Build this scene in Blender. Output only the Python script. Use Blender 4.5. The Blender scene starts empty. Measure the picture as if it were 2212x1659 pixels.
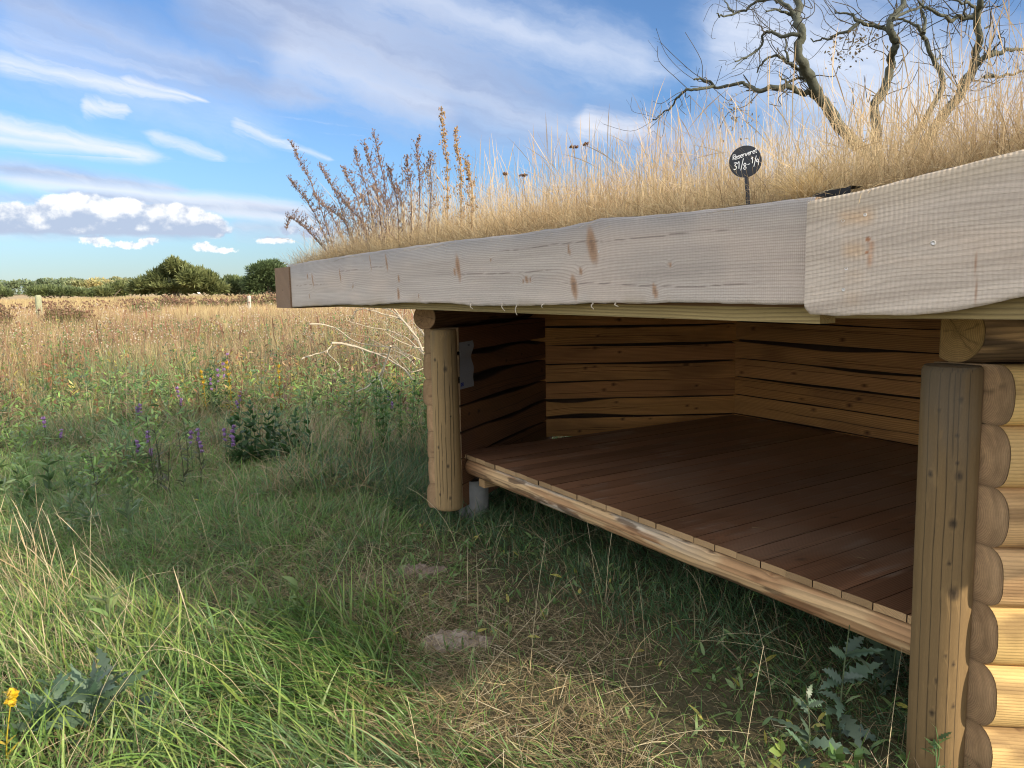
import bpy, math, os
import numpy as np
S = bpy.context.scene
C = S.collection
rng = np.random.default_rng(7)
# ------------------------------------------------------------------ camera model (pixels of a 2212x1659 view of the photo)
FPX = 1661.; PITCH = math.radians(7.32); ROLL = .018; EYE = 1.55
_F = np.array([0, math.cos(PITCH), -math.sin(PITCH)]); _U0 = np.array([0, math.sin(PITCH), math.cos(PITCH)]); _R0 = np.array([1., 0, 0])
_U = _U0*math.cos(ROLL)+_R0*math.sin(ROLL); _R = _R0*math.cos(ROLL)-_U0*math.sin(ROLL)
EYEP = np.array([0, 0, EYE])
def ray(x, y): return _F+(x-1106)/FPX*_R-(y-829.5)/FPX*_U
def aty(x, y, d): r = ray(x, y); return EYEP+r*d/r[1]
def atz(x, y, z): r = ray(x, y); return EYEP+r*(z-EYE)/r[2]
def atplane(x, y, p, n):
    r = ray(x, y); n = np.array([n[0], n[1], 0.]); p = np.array([p[0], p[1], 0.])
    return EYEP+r*((p-EYEP*[1, 1, 0])@n)/(r@n)
cam_d = bpy.data.cameras.new('camera'); cam = bpy.data.objects.new('camera', cam_d); C.objects.link(cam)
cam_d.sensor_width = 36; cam_d.lens = 36*FPX/2212; cam_d.clip_start = .05; cam_d.clip_end = 6000
from mathutils import Matrix, Vector
M = Matrix.Identity(4)
for i in range(3):
    M[i][0] = _R[i]; M[i][1] = _U[i]; M[i][2] = -_F[i]; M[i][3] = EYEP[i]
cam.matrix_world = M
S.camera = cam
S.cycles.filter_width = 1.1 if hasattr(S, 'cycles') else 1.5
# ------------------------------------------------------------------ noise
def _h(i, j, k, s):
    n = (i.astype(np.int64)*374761393+j.astype(np.int64)*668265263+k.astype(np.int64)*2147483647+s*974711) & 0xffffffff
    n = ((n ^ (n >> 13))*1274126177) & 0xffffffff
    n = ((n ^ (n >> 16))*2246822519) & 0xffffffff
    return ((n ^ (n >> 15)) & 0xffff)/65535.
def vn(x, y=0., z=0., s=0):
    x, y, z = np.broadcast_arrays(np.asarray(x, float), np.asarray(y, float), np.asarray(z, float))
    i, j, k = np.floor(x), np.floor(y), np.floor(z)
    fx, fy, fz = x-i, y-j, z-k
    fx = fx*fx*(3-2*fx); fy = fy*fy*(3-2*fy); fz = fz*fz*(3-2*fz)
    r = 0
    for a in (0, 1):
        for b in (0, 1):
            for c in (0, 1):
                r = r+_h(i+a, j+b, k+c, s)*(fx if a else 1-fx)*(fy if b else 1-fy)*(fz if c else 1-fz)
    return r
def fbm(x, y=0., z=0., s=0, o=4):
    r = 0; a = .5; t = 0
    x, y, z = np.asarray(x, float), np.asarray(y, float), np.asarray(z, float)
    for q in range(o):
        r = r+a*vn(x, y, z, s+q*17); t += a; a *= .5; x = x*2.03; y = y*2.03; z = z*2.03
    return r/t
def ss(a, b, x): t = np.clip((np.asarray(x, float)-a)/(b-a), 0, 1); return t*t*(3-2*t)
def lerp(a, b, t):
    a = np.asarray(a, float); b = np.asarray(b, float); t = np.asarray(t, float)
    if a.ndim == 1 and t.ndim == 1 and a.shape == (3,): a = a[None]
    if b.ndim == 1 and t.ndim == 1 and b.shape == (3,): b = b[None]
    return a+(b-a)*(t[:, None] if t.ndim == 1 else t)
# ------------------------------------------------------------------ meshes
WL = {}
class MB:
    def __init__(s): s.V = []; s.Q = []; s.T = []; s.n = 0; s.A = {}
    def add(s, V, Q=None, T=None, **at):
        V = np.asarray(V, float); m = len(V)
        s.V.append(V)
        if Q is not None and len(Q): s.Q.append(np.asarray(Q, np.int64)+s.n)
        if T is not None and len(T): s.T.append(np.asarray(T, np.int64)+s.n)
        s.n += m
        for k, v in at.items():
            v = np.asarray(v, float)
            if k == 'col': v = np.broadcast_to(v, (m, 3))
            else: v = np.broadcast_to(v, (m,))
            s.A.setdefault(k, []).append(v)
    def build(s, name, mat, parent=None, smooth=True):
        me = bpy.data.meshes.new(name)
        V = np.concatenate(s.V)
        off = WL.get(parent.name, np.zeros(3)) if parent else np.zeros(3)
        V = (V-off).astype(np.float32)
        Q = np.concatenate(s.Q) if s.Q else np.zeros((0, 4), np.int64)
        T = np.concatenate(s.T) if s.T else np.zeros((0, 3), np.int64)
        me.vertices.add(len(V)); me.vertices.foreach_set('co', V.ravel())
        L = np.concatenate([Q.ravel(), T.ravel()]).astype(np.int32)
        me.loops.add(len(L)); me.loops.foreach_set('vertex_index', L)
        np_ = len(Q)+len(T); me.polygons.add(np_)
        st = np.concatenate([np.arange(len(Q))*4, len(Q)*4+np.arange(len(T))*3]).astype(np.int32)
        me.polygons.foreach_set('loop_start', st)
        me.polygons.foreach_set('loop_total', np.concatenate([np.full(len(Q), 4), np.full(len(T), 3)]).astype(np.int32))
        me.polygons.foreach_set('use_smooth', np.full(np_, smooth, dtype=bool))
        me.update(calc_edges=True)
        for k, v in s.A.items():
            v = np.concatenate(v)
            if k == 'col':
                a = me.attributes.new('Col', 'FLOAT_COLOR', 'POINT')
                c = np.ones((len(v), 4), np.float32); c[:, :3] = np.clip(v, 0, 1); a.data.foreach_set('color', c.ravel())
            else:
                a = me.attributes.new(k, 'FLOAT', 'POINT'); a.data.foreach_set('value', v.astype(np.float32))
        me.materials.append(mat)
        o = bpy.data.objects.new(name, me); C.objects.link(o)
        if parent: o.parent = parent; WL[o.name] = off
        else: WL[o.name] = np.zeros(3)
        return o
def tag(o, label=None, cat=None, group=None, kind=None):
    if label: o['label'] = label
    if cat: o['category'] = cat
    if group: o['group'] = group
    if kind: o['kind'] = kind
    return o
def empty(name, loc, label, cat, group=None):
    o = bpy.data.objects.new(name, None); C.objects.link(o); o.location = loc; o.empty_display_size = .1
    WL[o.name] = np.array(loc, float)
    return tag(o, label, cat, group)
def recentre(o, p):
    """move a top-level mesh's origin to its base"""
    p = np.array(p, float); me = o.data; n = len(me.vertices); a = np.empty(n*3, np.float32); me.vertices.foreach_get('co', a)
    me.vertices.foreach_set('co', (a.reshape(-1, 3)-p).astype(np.float32).ravel()); o.location = p; me.update(); return o
def grid_q(nu, nv, wrap=False):
    i, j = np.meshgrid(np.arange(nu-1), np.arange(nv if wrap else nv-1), indexing='ij')
    j2 = (j+1) % nv
    return np.stack([i*nv+j, (i+1)*nv+j, (i+1)*nv+j2, i*nv+j2], -1).reshape(-1, 4)
def tube(P, R, n=7):
    P = np.asarray(P, float); R = np.broadcast_to(np.asarray(R, float), (len(P),))
    T = np.gradient(P, axis=0); T /= np.linalg.norm(T, axis=1)[:, None]+1e-9
    a = np.cross(T[0], [0.3, .1, 1.]) if abs(T[0][2]) < .9 else np.cross(T[0], [1., 0, 0])
    a /= np.linalg.norm(a); A = []
    for t in T:
        a = a-t*(a@t); a /= np.linalg.norm(a); A.append(a)
    A = np.array(A); B = np.cross(T, A)
    th = np.arange(n)/n*2*np.pi
    V = P[:, None]+R[:, None, None]*(A[:, None]*np.cos(th)[None, :, None]+B[:, None]*np.sin(th)[None, :, None])
    Q = grid_q(len(P), n, True)
    V = V.reshape(-1, 3); m = len(V)
    V = np.vstack([V, P[0], P[-1]])
    j = np.arange(n)
    T3 = np.vstack([np.stack([j, np.full(n, m), (j+1) % n], 1)[:, ::1], np.stack([m-n+j, m-n+(j+1) % n, np.full(n, m+1)], 1)])
    return V, Q, T3
def smooth_path(P, k=4):
    P = np.asarray(P, float); n = len(P); t = np.arange(n); tt = np.linspace(0, n-1, (n-1)*k+1)
    out = []
    for x in tt:
        i = min(int(x), n-2); f = x-i
        p0, p1, p2, p3 = P[max(i-1, 0)], P[i], P[i+1], P[min(i+2, n-1)]
        out.append(.5*((2*p1)+(-p0+p2)*f+(2*p0-5*p1+4*p2-p3)*f*f+(-p0+3*p1-3*p2+p3)*f**3))
    return np.array(out)
def blades(mb, P, az, lean, curve, L, W, c0, c1, prof='grass', n=4, twist=None, fold=0.):
    """ribbons: P roots, az heading, lean = angle from vertical at root, curve = extra angle towards the tip"""
    P = np.asarray(P, float); N = len(P)
    if N == 0: return
    bc = lambda v: np.broadcast_to(np.asarray(v, float), (N,))
    az, lean, curve, L, W = map(bc, (az, lean, curve, L, W))
    c0 = np.broadcast_to(np.asarray(c0, float), (N, 3)); c1 = np.broadcast_to(np.asarray(c1, float), (N, 3))
    t = np.linspace(0, 1, n+1)
    if callable(prof): w = prof(t)
    elif prof == 'grass': w = np.clip(1-t**1.6, .06, 1)*(.75+.5*t)
    elif prof == 'leaf': w = np.clip(np.sin(np.pi*np.clip(t*.93+.05, 0, 1)**.8), .08, 1)
    elif prof == 'stem': w = 1-.5*t
    elif prof == 'spike': w = np.where(t < .66, .55-.15*t, 0)+np.where(t >= .66, 1.5*np.clip(np.sin(np.pi*(t-.6)/.42), .1, 1), 0)
    elif prof == 'lobed': w = np.clip(np.sin(np.pi*np.clip(t*.95+.04, 0, 1)**.8), .08, 1)*(1-.6*(np.arange(n+1) % 2))
    hd = np.stack([np.cos(az), np.sin(az), 0*az], 1); up = np.array([0, 0, 1.])
    tw = (rng.uniform(-.9, .9, N) if twist is None else bc(twist))
    sd0 = np.stack([-np.sin(az), np.cos(az), 0*az], 1)
    pos = P.copy(); out = np.empty((N, n+1, 2, 3))
    for k in range(n+1):
        th = lean+curve*t[k]
        d = hd*np.sin(th)[:, None]+up*np.cos(th)[:, None]
        nn = np.cross(d, sd0)
        sd = sd0*np.cos(tw)[:, None]+nn*np.sin(tw)[:, None]
        h = (W*w[k]*.5)[:, None]
        out[:, k, 0] = pos-sd*h; out[:, k, 1] = pos+sd*h
        if k < n: pos = pos+d*(L/n)[:, None]
    col = c0[:, None]+(c1-c0)[:, None]*t[None, :, None]
    col = np.repeat(col[:, :, None], 2, 2).reshape(-1, 3)
    b = (np.arange(N)*(2*(n+1)))[:, None]+(np.arange(n)*2)[None]
    Q = np.stack([b, b+1, b+3, b+2], -1).reshape(-1, 4)
    mb.add(out.reshape(-1, 3), Q, col=col)
    return out
def octas(mb, P, r, col, sq=1.):
    P = np.asarray(P, float); N = len(P); r = np.broadcast_to(np.asarray(r, float), (N,))
    D = np.array([[1, 0, 0], [0, 1, 0], [-1, 0, 0], [0, -1, 0], [0, 0, sq], [0, 0, -sq]], float)
    a = rng.uniform(0, 6.28, N); ca, sa = np.cos(a), np.sin(a)
    V = np.empty((N, 6, 3))
    V[:, :, 0] = D[None, :, 0]*ca[:, None]-D[None, :, 1]*sa[:, None]; V[:, :, 1] = D[None, :, 0]*sa[:, None]+D[None, :, 1]*ca[:, None]; V[:, :, 2] = D[None, :, 2]
    V = V*r[:, None, None]*rng.uniform(.6, 1.3, (N, 6, 1))+P[:, None]
    T = np.array([[0, 1, 4], [1, 2, 4], [2, 3, 4], [3, 0, 4], [1, 0, 5], [2, 1, 5], [3, 2, 5], [0, 3, 5]])
    col = np.repeat(np.broadcast_to(np.asarray(col, float), (N, 3)), 6, 0)
    mb.add(V.reshape(-1, 3), None, ((np.arange(N)*6)[:, None, None]+T[None]).reshape(-1, 3), col=col)
def boxm(mb, c, ax, h, **at):
    c = np.asarray(c, float); V = []
    for sx in (-1, 1):
        for sy in (-1, 1):
            for sz in (-1, 1): V.append(c+ax[0]*h[0]*sx+ax[1]*h[1]*sy+ax[2]*h[2]*sz)
    V = np.array(V); F = np.array([[0, 1, 3, 2], [4, 6, 7, 5], [0, 4, 5, 1], [2, 3, 7, 6], [0, 2, 6, 4], [1, 5, 7, 3]])
    VV = V[F].reshape(-1, 3); mb.add(VV, np.arange(24).reshape(6, 4), **at)
# ------------------------------------------------------------------ materials
def mat(name):
    m = bpy.data.materials.new(name); m.use_nodes = True; nt = m.node_tree; nt.nodes.clear()
    out = nt.nodes.new('ShaderNodeOutputMaterial'); return m, nt, out
class G:
    def __init__(s, nt): s.nt = nt
    def node(s, t, **k):
        n = s.nt.nodes.new(t)
        for a, b in k.items(): setattr(n, a, b)
        return n
    def put(s, sock, v):
        if isinstance(v, bpy.types.NodeSocket): s.nt.links.new(v, sock)
        elif v is not None: sock.default_value = v
    def m(s, op, a, b=None, c=None, clamp=False):
        n = s.node('ShaderNodeMath', operation=op, use_clamp=clamp)
        s.put(n.inputs[0], a)
        if b is not None: s.put(n.inputs[1], b)
        if c is not None: s.put(n.inputs[2], c)
        return n.outputs[0]
    def vm(s, op, a, b=None):
        n = s.node('ShaderNodeVectorMath', operation=op); s.put(n.inputs[0], a)
        if b is not None: s.put(n.inputs[1], b)
        return n.outputs['Value'] if op in ('DOT_PRODUCT', 'LENGTH') else n.outputs[0]
    def sm(s, a, b, x):
        n = s.node('ShaderNodeMapRange', interpolation_type='SMOOTHSTEP'); s.put(n.inputs[0], x); s.put(n.inputs[1], a); s.put(n.inputs[2], b)
        return n.outputs[0]
    def noise(s, v, scale, detail=4, rough=.5, dist=0.):
        n = s.node('ShaderNodeTexNoise'); s.put(n.inputs['Vector'], v); s.put(n.inputs['Scale'], scale); s.put(n.inputs['Detail'], detail); s.put(n.inputs['Roughness'], rough); s.put(n.inputs['Distortion'], dist)
        return n.outputs[0]
    def mix(s, f, a, b):
        n = s.node('ShaderNodeMix', data_type='RGBA'); s.put(n.inputs[0], f)
        for k, v in ((6, a), (7, b)):
            s.put(n.inputs[k], v if isinstance(v, bpy.types.NodeSocket) else (*v, 1)[:4])
        return n.outputs[2]
    def mul(s, a, b):
        n = s.node('ShaderNodeMix', data_type='RGBA', blend_type='MULTIPLY'); n.inputs[0].default_value = 1
        s.put(n.inputs[6], a); s.put(n.inputs[7], b); return n.outputs[2]
    def grey(s, x):
        n = s.node('ShaderNodeCombineXYZ'); [s.put(n.inputs[i], x) for i in range(3)]; return n.outputs[0]
    def xyz(s, x, y, z):
        n = s.node('ShaderNodeCombineXYZ'); s.put(n.inputs[0], x); s.put(n.inputs[1], y); s.put(n.inputs[2], z); return n.outputs[0]
    def at(s, name): n = s.node('ShaderNodeAttribute', attribute_name=name); return n
def m_attr(name, rough=.8, trans=0., nscale=0., namp=.3, bump=0., spec=.3):
    m, nt, out = mat(name); g = G(nt); col = g.at('Col').outputs['Color']
    b = g.node('ShaderNodeBsdfPrincipled'); b.inputs['Roughness'].default_value = rough; b.inputs['Specular IOR Level'].default_value = spec
    if nscale:
        p = g.node('ShaderNodeTexCoord').outputs['Object']; nz = g.noise(p, nscale, 5, .6)
        col = g.mul(col, g.grey(g.m('MULTIPLY_ADD', nz, 2*namp, 1-namp)))
        if bump:
            bn = g.node('ShaderNodeBump'); bn.inputs['Strength'].default_value = 1; bn.inputs['Distance'].default_value = bump
            nt.links.new(nz, bn.inputs['Height']); nt.links.new(bn.outputs[0], b.inputs['Normal'])
    nt.links.new(col, b.inputs['Base Color'])
    sh = b.outputs[0]
    if trans:
        t = g.node('ShaderNodeBsdfTranslucent'); nt.links.new(col, t.inputs['Color'])
        mx = g.node('ShaderNodeMixShader'); mx.inputs[0].default_value = trans
        nt.links.new(sh, mx.inputs[1]); nt.links.new(t.outputs[0], mx.inputs[2]); sh = mx.outputs[0]
    nt.links.new(sh, out.inputs[0]); return m
def m_wood(name, line=.4, fine=.25, bump=.0006, sawp=None, sawb=0., rough=.75, fscale=(6, 90)):
    """colour from the mesh, growth lines from the grain phase 'gp', rip-saw marks along 'us' where 'sm' > 0"""
    m, nt, out = mat(name); g = G(nt)
    col = g.at('Col').outputs['Color']; gp = g.at('gp').outputs['Fac']; us = g.at('us').outputs['Fac']; ws = g.at('ws').outputs['Fac']
    fr = g.m('FRACT', gp)
    ln = g.m('MULTIPLY', g.sm(.25, .85, fr), g.m('SUBTRACT', 1., g.sm(.86, .99, fr)))
    nz = g.noise(g.xyz(g.m('MULTIPLY', us, fscale[0]), g.m('MULTIPLY', ws, fscale[1]), gp), 1., 4, .6)
    nf = g.noise(g.xyz(g.m('MULTIPLY', us, 60.), g.m('MULTIPLY', ws, 500.), 0.), 1., 2, .5)
    amp = g.m('MULTIPLY', ln, g.m('MULTIPLY_ADD', nz, 1.2, .3))
    f = g.m('SUBTRACT', 1., g.m('MULTIPLY', amp, line))
    f = g.m('MULTIPLY', f, g.m('MULTIPLY_ADD', nz, 2*fine, 1-fine))
    f = g.m('MULTIPLY', f, g.m('MULTIPLY_ADD', nf, .3, .85))
    h = g.m('ADD', g.m('MULTIPLY', amp, -.45 if sawp else -1.), g.m('MULTIPLY', nf, .5))
    if sawp:
        smk = g.at('sm').outputs['Fac']
        wob = g.noise(g.xyz(g.m('MULTIPLY', us, 3.), g.m('MULTIPLY', ws, 6.), 3.), 1., 2, .5)
        wob2 = g.noise(g.xyz(g.m('MULTIPLY', us, 110.), g.m('MULTIPLY', ws, 55.), 9.), 1., 3, .65)
        ph = g.m('ADD', g.m('MULTIPLY', us, 2*math.pi/sawp), g.m('MULTIPLY', wob, 14.))
        sw = g.m('ADD', g.m('SINE', ph), g.m('MULTIPLY_ADD', wob2, 2.2, -1.0))
        sw = g.m('MULTIPLY', sw, smk)
        h = g.m('ADD', h, g.m('MULTIPLY', sw, sawb))
        f = g.m('MULTIPLY', f, g.m('MULTIPLY_ADD', sw, .04, .98))
    col = g.mul(col, g.grey(f))
    b = g.node('ShaderNodeBsdfPrincipled'); b.inputs['Roughness'].default_value = rough; b.inputs['Specular IOR Level'].default_value = .25
    nt.links.new(col, b.inputs['Base Color'])
    bn = g.node('ShaderNodeBump'); bn.inputs['Strength'].default_value = 1; bn.inputs['Distance'].default_value = bump
    nt.links.new(h, bn.inputs['Height']); nt.links.new(bn.outputs[0], b.inputs['Normal'])
    nt.links.new(b.outputs[0], out.inputs[0]); return m
M_LEAF = m_attr('leaf', .45, .40, spec=.45)
M_DRY = m_attr('dry_stalk', .7, .25)
M_MATTE = m_attr('matte', .85)
M_BARK = m_attr('bark', .9, 0, 25., .45, .01)
M_SOIL = m_attr('soil', .95, 0, 30., .4, .02)
M_WOOD = m_wood('log_wood', .38, .28, .0007)
M_FASC = m_wood('weathered_board', .2, .22, .0008, .0062, .5, fscale=(3, 90))
M_FAS2 = m_wood('rough_sawn_board', .17, .24, .0011, .0108, .5, fscale=(4, 90))
M_POST = m_wood('post_wood', .05, .16, .0005, fscale=(4, 60))
M_DECK = m_wood('deck_wood', .42, .3, .0005, rough=.36)
M_END = m_wood('end_grain', .45, .2, .0006)
M_LOG = m_wood('end_log_wood', .2, .25, .0006)
M_CONC = m_attr('concrete', .9, 0, 18., .25, .004)
M_BLACK = m_attr('black_slate', .45, 0, 60., .2, .0005)
M_PAPER = m_attr('paper', .6)
M_STEEL = m_attr('steel', .35, spec=.8)
# ------------------------------------------------------------------ light
SUN_AZ = math.atan2(-.54, .84)          # direction towards the sun on the ground
SUN_EL = math.radians(21)
sd = np.array([math.cos(SUN_AZ)*math.cos(SUN_EL), math.sin(SUN_AZ)*math.cos(SUN_EL), math.sin(SUN_EL)])
sl = bpy.data.lights.new('sun', 'SUN'); sl.energy = 4.0; sl.angle = math.radians(.6); sl.color = (1, .87, .68)
so = bpy.data.objects.new('sun', sl); C.objects.link(so); so.rotation_euler = Vector(sd).to_track_quat('Z', 'Y').to_euler()
W = bpy.data.worlds.new('World'); S.world = W; W.use_nodes = True
nt = W.node_tree; nt.nodes.clear(); g = G(nt)
sky = g.node('ShaderNodeTexSky', sky_type='NISHITA'); sky.sun_disc = False; sky.sun_elevation = SUN_EL
sky.sun_rotation = math.pi/2-SUN_AZ; sky.air_density = 1.0; sky.dust_density = .05; sky.ozone_density = 2.2; sky.altitude = 10
dirn = g.node('ShaderNodeTexCoord').outputs['Generated']
sx = g.node('ShaderNodeSeparateXYZ'); nt.links.new(dirn, sx.inputs[0])
AZ = g.m('MULTIPLY', g.m('ARCTAN2', sx.outputs[0], sx.outputs[1]), 180/math.pi)
EL = g.m('MULTIPLY', g.m('ARCSINE', sx.outputs[2]), 180/math.pi)
def ae(x, y):
    r = ray(x, y); r = r/np.linalg.norm(r); return math.degrees(math.atan2(r[0], r[1])), math.degrees(math.asin(r[2]))
# clouds are placed on the sky by azimuth and elevation
p2 = g.xyz(AZ, EL, 0.)
n_med = g.noise(p2, .35, 4, .6)
wv = g.node('ShaderNodeTexNoise'); g.put(wv.inputs['Vector'], g.xyz(AZ, EL, 7.)); wv.inputs['Scale'].default_value = .28; wv.inputs['Detail'].default_value = 4; wv.inputs['Roughness'].default_value = .6
wsep = g.node('ShaderNodeSeparateXYZ'); nt.links.new(wv.outputs['Color'], wsep.inputs[0])
wx = g.m('MULTIPLY_ADD', wsep.outputs[0], 4., -2.); wy = g.m('MULTIPLY_ADD', wsep.outputs[1], 4., -2.)
AX = g.m('MULTIPLY_ADD', wx, .6, AZ); EX = g.m('MULTIPLY_ADD', wy, .5, EL)
AX2 = g.m('MULTIPLY_ADD', wx, .25, AZ); EX2 = g.m('MULTIPLY_ADD', wy, .11, EL)
def streaks(deg, sx_, sy_, seed):
    c_, s_ = math.cos(math.radians(deg)), math.sin(math.radians(deg))
    u_ = g.m('ADD', g.m('MULTIPLY', AX, c_*sx_), g.m('MULTIPLY', EX, -s_*sx_)); v_ = g.m('ADD', g.m('MULTIPLY', AX, s_*sy_), g.m('MULTIPLY', EX, c_*sy_))
    return g.noise(g.xyz(u_, v_, seed), 1., 5, .62)
ST = {'w': streaks(17, .11, .55, 1.), 'n': streaks(9, .10, 1.7, 4.), 's': streaks(16, .22, 2.4, 8.)}
CA = {'white': None, 'grey': None}
def band(x0, y0, x1, y1, w0, w1, amt, warp=1., streak=.5, kind='white', soft=.0, tex=None):
    """a streak of cloud from one point of the sky to another, w0/w1 half widths in degrees"""
    a0, e0 = ae(x0, y0); a1, e1 = ae(x1, y1); L = math.hypot(a1-a0, e1-e0); cx, cy = (a1-a0)/L, (e1-e0)/L
    ax_, ex_ = (AX, EX) if max(w0, w1) > 1.7 else (AX2, EX2)
    dx = g.m('SUBTRACT', ax_, a0); dy = g.m('SUBTRACT', ex_, e0)
    sn = g.m('ADD', g.m('MULTIPLY', dx, cx/L), g.m('MULTIPLY', dy, cy/L)); t = g.m('ADD', g.m('MULTIPLY', dx, -cy), g.m('MULTIPLY', dy, cx))
    w = g.m('MULTIPLY_ADD', g.m('MINIMUM', g.m('MAXIMUM', sn, 0.), 1.), w1-w0, w0)
    q = g.m('DIVIDE', g.m('ABSOLUTE', t), w)
    st = ST[tex or ('w' if w0 > 1.7 else 'n')]
    q = g.m('ADD', q, g.m('MULTIPLY_ADD', st, 2.5*streak, -1.25*streak))
    e_ = g.m('MULTIPLY', g.m('ABSOLUTE', g.m('SUBTRACT', sn, .5)), 2.)
    q = g.m('ADD', q, g.m('MULTIPLY', g.sm(.7, 1.15, e_), 1.3))
    mk = g.m('MULTIPLY', g.m('SUBTRACT', 1., g.sm(-.3-soft, 1.4, q)), amt)
    CA[kind] = mk if CA[kind] is None else g.m('MAXIMUM', CA[kind], mk)
    return mk
BANDS_HI = [(-120, 60, 640, 300, 3.4, 2.0, .34, 1., .9, 'white', .4), (330, -140, 1330, 330, 6.4, 2.6, .9, 1.2, .6, 'grey', .25), (560, 90, 1000, 250, 3.0, 2.0, .75, 1., .6, 'white', .3), (-80, -40, 760, 240, 3.0, .8, .7, 1., .6, 'grey', .25),
 (-60, 60, 480, 190, 1.2, .6, .4, .8, .7, 'white'), (950, 215, 1650, 320, 1.8, 2.0, .8, 1.2, .5, 'grey', .3), (700, -80, 1480, 165, 4.2, 1.8, .7, 1.2, .6, 'white', .3),
 (-60, 118, 450, 224, 1.0, .4, .85, .5, .7), (250, 165, 460, 222, .5, .22, .95, .4, .4, 'white', 0, 's'), (170, 224, 285, 240, .8, .45, .85, .4, .75, 'white', 0, 's'), (-80, 260, 365, 340, .9, .6, .98, .4, .5),
 (-80, 290, 300, 330, .5, .45, .85, .4, .35), (310, 285, 500, 347, .55, .35, .65, .5, .8, 'white', 0, 's'), (490, 260, 660, 328, .75, .35, .7, .5, .8, 'white', 0, 's'), (640, 320, 720, 345, .3, .2, .55, .5, .5, 'white', 0, 's'),
 (1240, 262, 1420, 285, 1.1, .8, 1.2, .5, .5, 'white', 0, 's'), (1500, 20, 2300, 330, 5.0, 7.0, .95, 1.4, .55, 'white', .3), (1560, 330, 2300, 360, 3., 3., .8, 1., .5, 'white', .3)]
BANDS_LO = [(-80, 285, 345, 345, .7, .5, .9, .4, .3), (-60, 352, 420, 412, .8, .5, .82, .5, .3, 'grey'), (-60, 375, 700, 458, .7, .6, .92, .5, .3, 'white'), (100, 412, 720, 468, .45, .7, .8, .5, .35, 'grey'), (330, 440, 700, 480, .4, .5, .75, .5, .35, 'white'),
 (-80, 428, 200, 438, .6, .5, .55, .5, .4, 'grey'), (480, 490, 760, 498, .9, 1.0, .6, .6, .4, 'grey'), (-80, 505, 480, 512, .5, .3, .45, .5, .4, 'grey'), (1240, 262, 1420, 285, 1.1, .8, 1.2, .5, .5, 'white', 0, 's'), (1500, 320, 2300, 360, 3., 3., .8, 1., .5, 'white', .3)]
heap = None; bank = None
def puff(x, y, rx, ry, up=0.):
    global heap, heap_up
    a_, e_ = ae(x, y); k = FPX/57.3
    for w_ in ((0, 1) if up else (0,)):
        dx = g.m('MULTIPLY', g.m('SUBTRACT', AZ, a_-.12*w_), k/rx); dy = g.m('MULTIPLY', g.m('SUBTRACT', EL, e_-up*w_), k/ry)
        d = g.m('SUBTRACT', 1., g.m('SQRT', g.m('MULTIPLY_ADD', dx, dx, g.m('MULTIPLY_ADD', dy, dy, .02))))
        if w_: heap_up = d if heap_up is None else g.m('SMOOTH_MAX', heap_up, d, .2)
        else: heap = d if heap is None else g.m('SMOOTH_MAX', heap, d, .2)
heap_up = None
def puff_old(x, y, rx, ry):
    global heap
    a, e = ae(x, y); k = FPX/57.3
    dx = g.m('MULTIPLY', g.m('SUBTRACT', AZ, a), k/rx); dy = g.m('MULTIPLY', g.m('SUBTRACT', EL, e), k/ry)
    d = g.m('SUBTRACT', 1., g.m('SQRT', g.m('MULTIPLY_ADD', dx, dx, g.m('MULTIPLY', dy, dy))))
    heap = d if heap is None else g.m('SMOOTH_MAX', heap, d, .25)
SKS = 6.7
lowf = g.sm(0., 11., EL)
tint = g.mix(lowf, (.40, .49, .64), (.52, .66, .85))
skc = g.mul(g.mul(sky.outputs[0], tint), g.mix(g.sm(0., 5., EL), (.80, .84, .92), (1., 1., 1.)))
cw = g.mix(lowf, (.80*SKS, .84*SKS, .90*SKS), (.70*SKS, .74*SKS, .83*SKS))
cg = g.mix(g.sm(.3, .7, ST['w']), (.33*SKS, .39*SKS, .55*SKS), (.58*SKS, .61*SKS, .70*SKS))
def compose(heaps):
    c1 = g.mix(CA['white'], skc, cw); c1 = g.mix(CA['grey'], c1, cg)
    if heaps:
        hn = g.noise(g.xyz(AZ, g.m('MULTIPLY', EL, 1.15), 2.), .62, 5, .55)
        hf = g.noise(g.xyz(AZ, EL, 5.), 1.5, 4, .6)
        nz_ = g.m('MULTIPLY_ADD', hn, 1.0, -.54)
        _, eb = ae(250, 508); _, et = ae(250, 442)
        base_ = g.sm(eb-.22, eb+.12, g.m('MULTIPLY_ADD', nz_, .5, EL))
        hb_ = g.m('MULTIPLY', g.sm(.0, .2, g.m('ADD', bank, nz_)), base_)
        hs_ = g.m('MULTIPLY', g.sm(.08, .5, g.m('ADD', heap, g.m('MULTIPLY', g.m('SUBTRACT', hf, .5), 1.9))), .92)
        hm = g.m('MAXIMUM', hb_, hs_)
        hn2 = g.noise(g.xyz(g.m('ADD', AZ, .45), g.m('MULTIPLY', g.m('SUBTRACT', EL, .5), 1.15), 2.), .62, 4, .55)
        lit = g.m('ADD', g.m('MULTIPLY', g.m('SUBTRACT', EL, eb+.30*(et-eb)), .60/(et-eb)), g.m('MULTIPLY', g.m('SUBTRACT', hn, hn2), 2.4))
        lit = g.m('ADD', lit, g.m('MULTIPLY_ADD', g.m('SUBTRACT', bank, heap_up), .95, .22))
        lit = g.m('MAXIMUM', lit, g.m('MULTIPLY', g.sm(eb+.0, eb-.25, EL), g.m('MULTIPLY_ADD', hf, 2.2, -.25)))
        hc = g.mix(g.sm(.2, 1.2, lit), (.40*SKS, .47*SKS, .61*SKS), (1.0*SKS, .98*SKS, .94*SKS))
        c1 = g.mix(g.m('MULTIPLY', hm, .95), c1, hc)
    return c1
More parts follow.
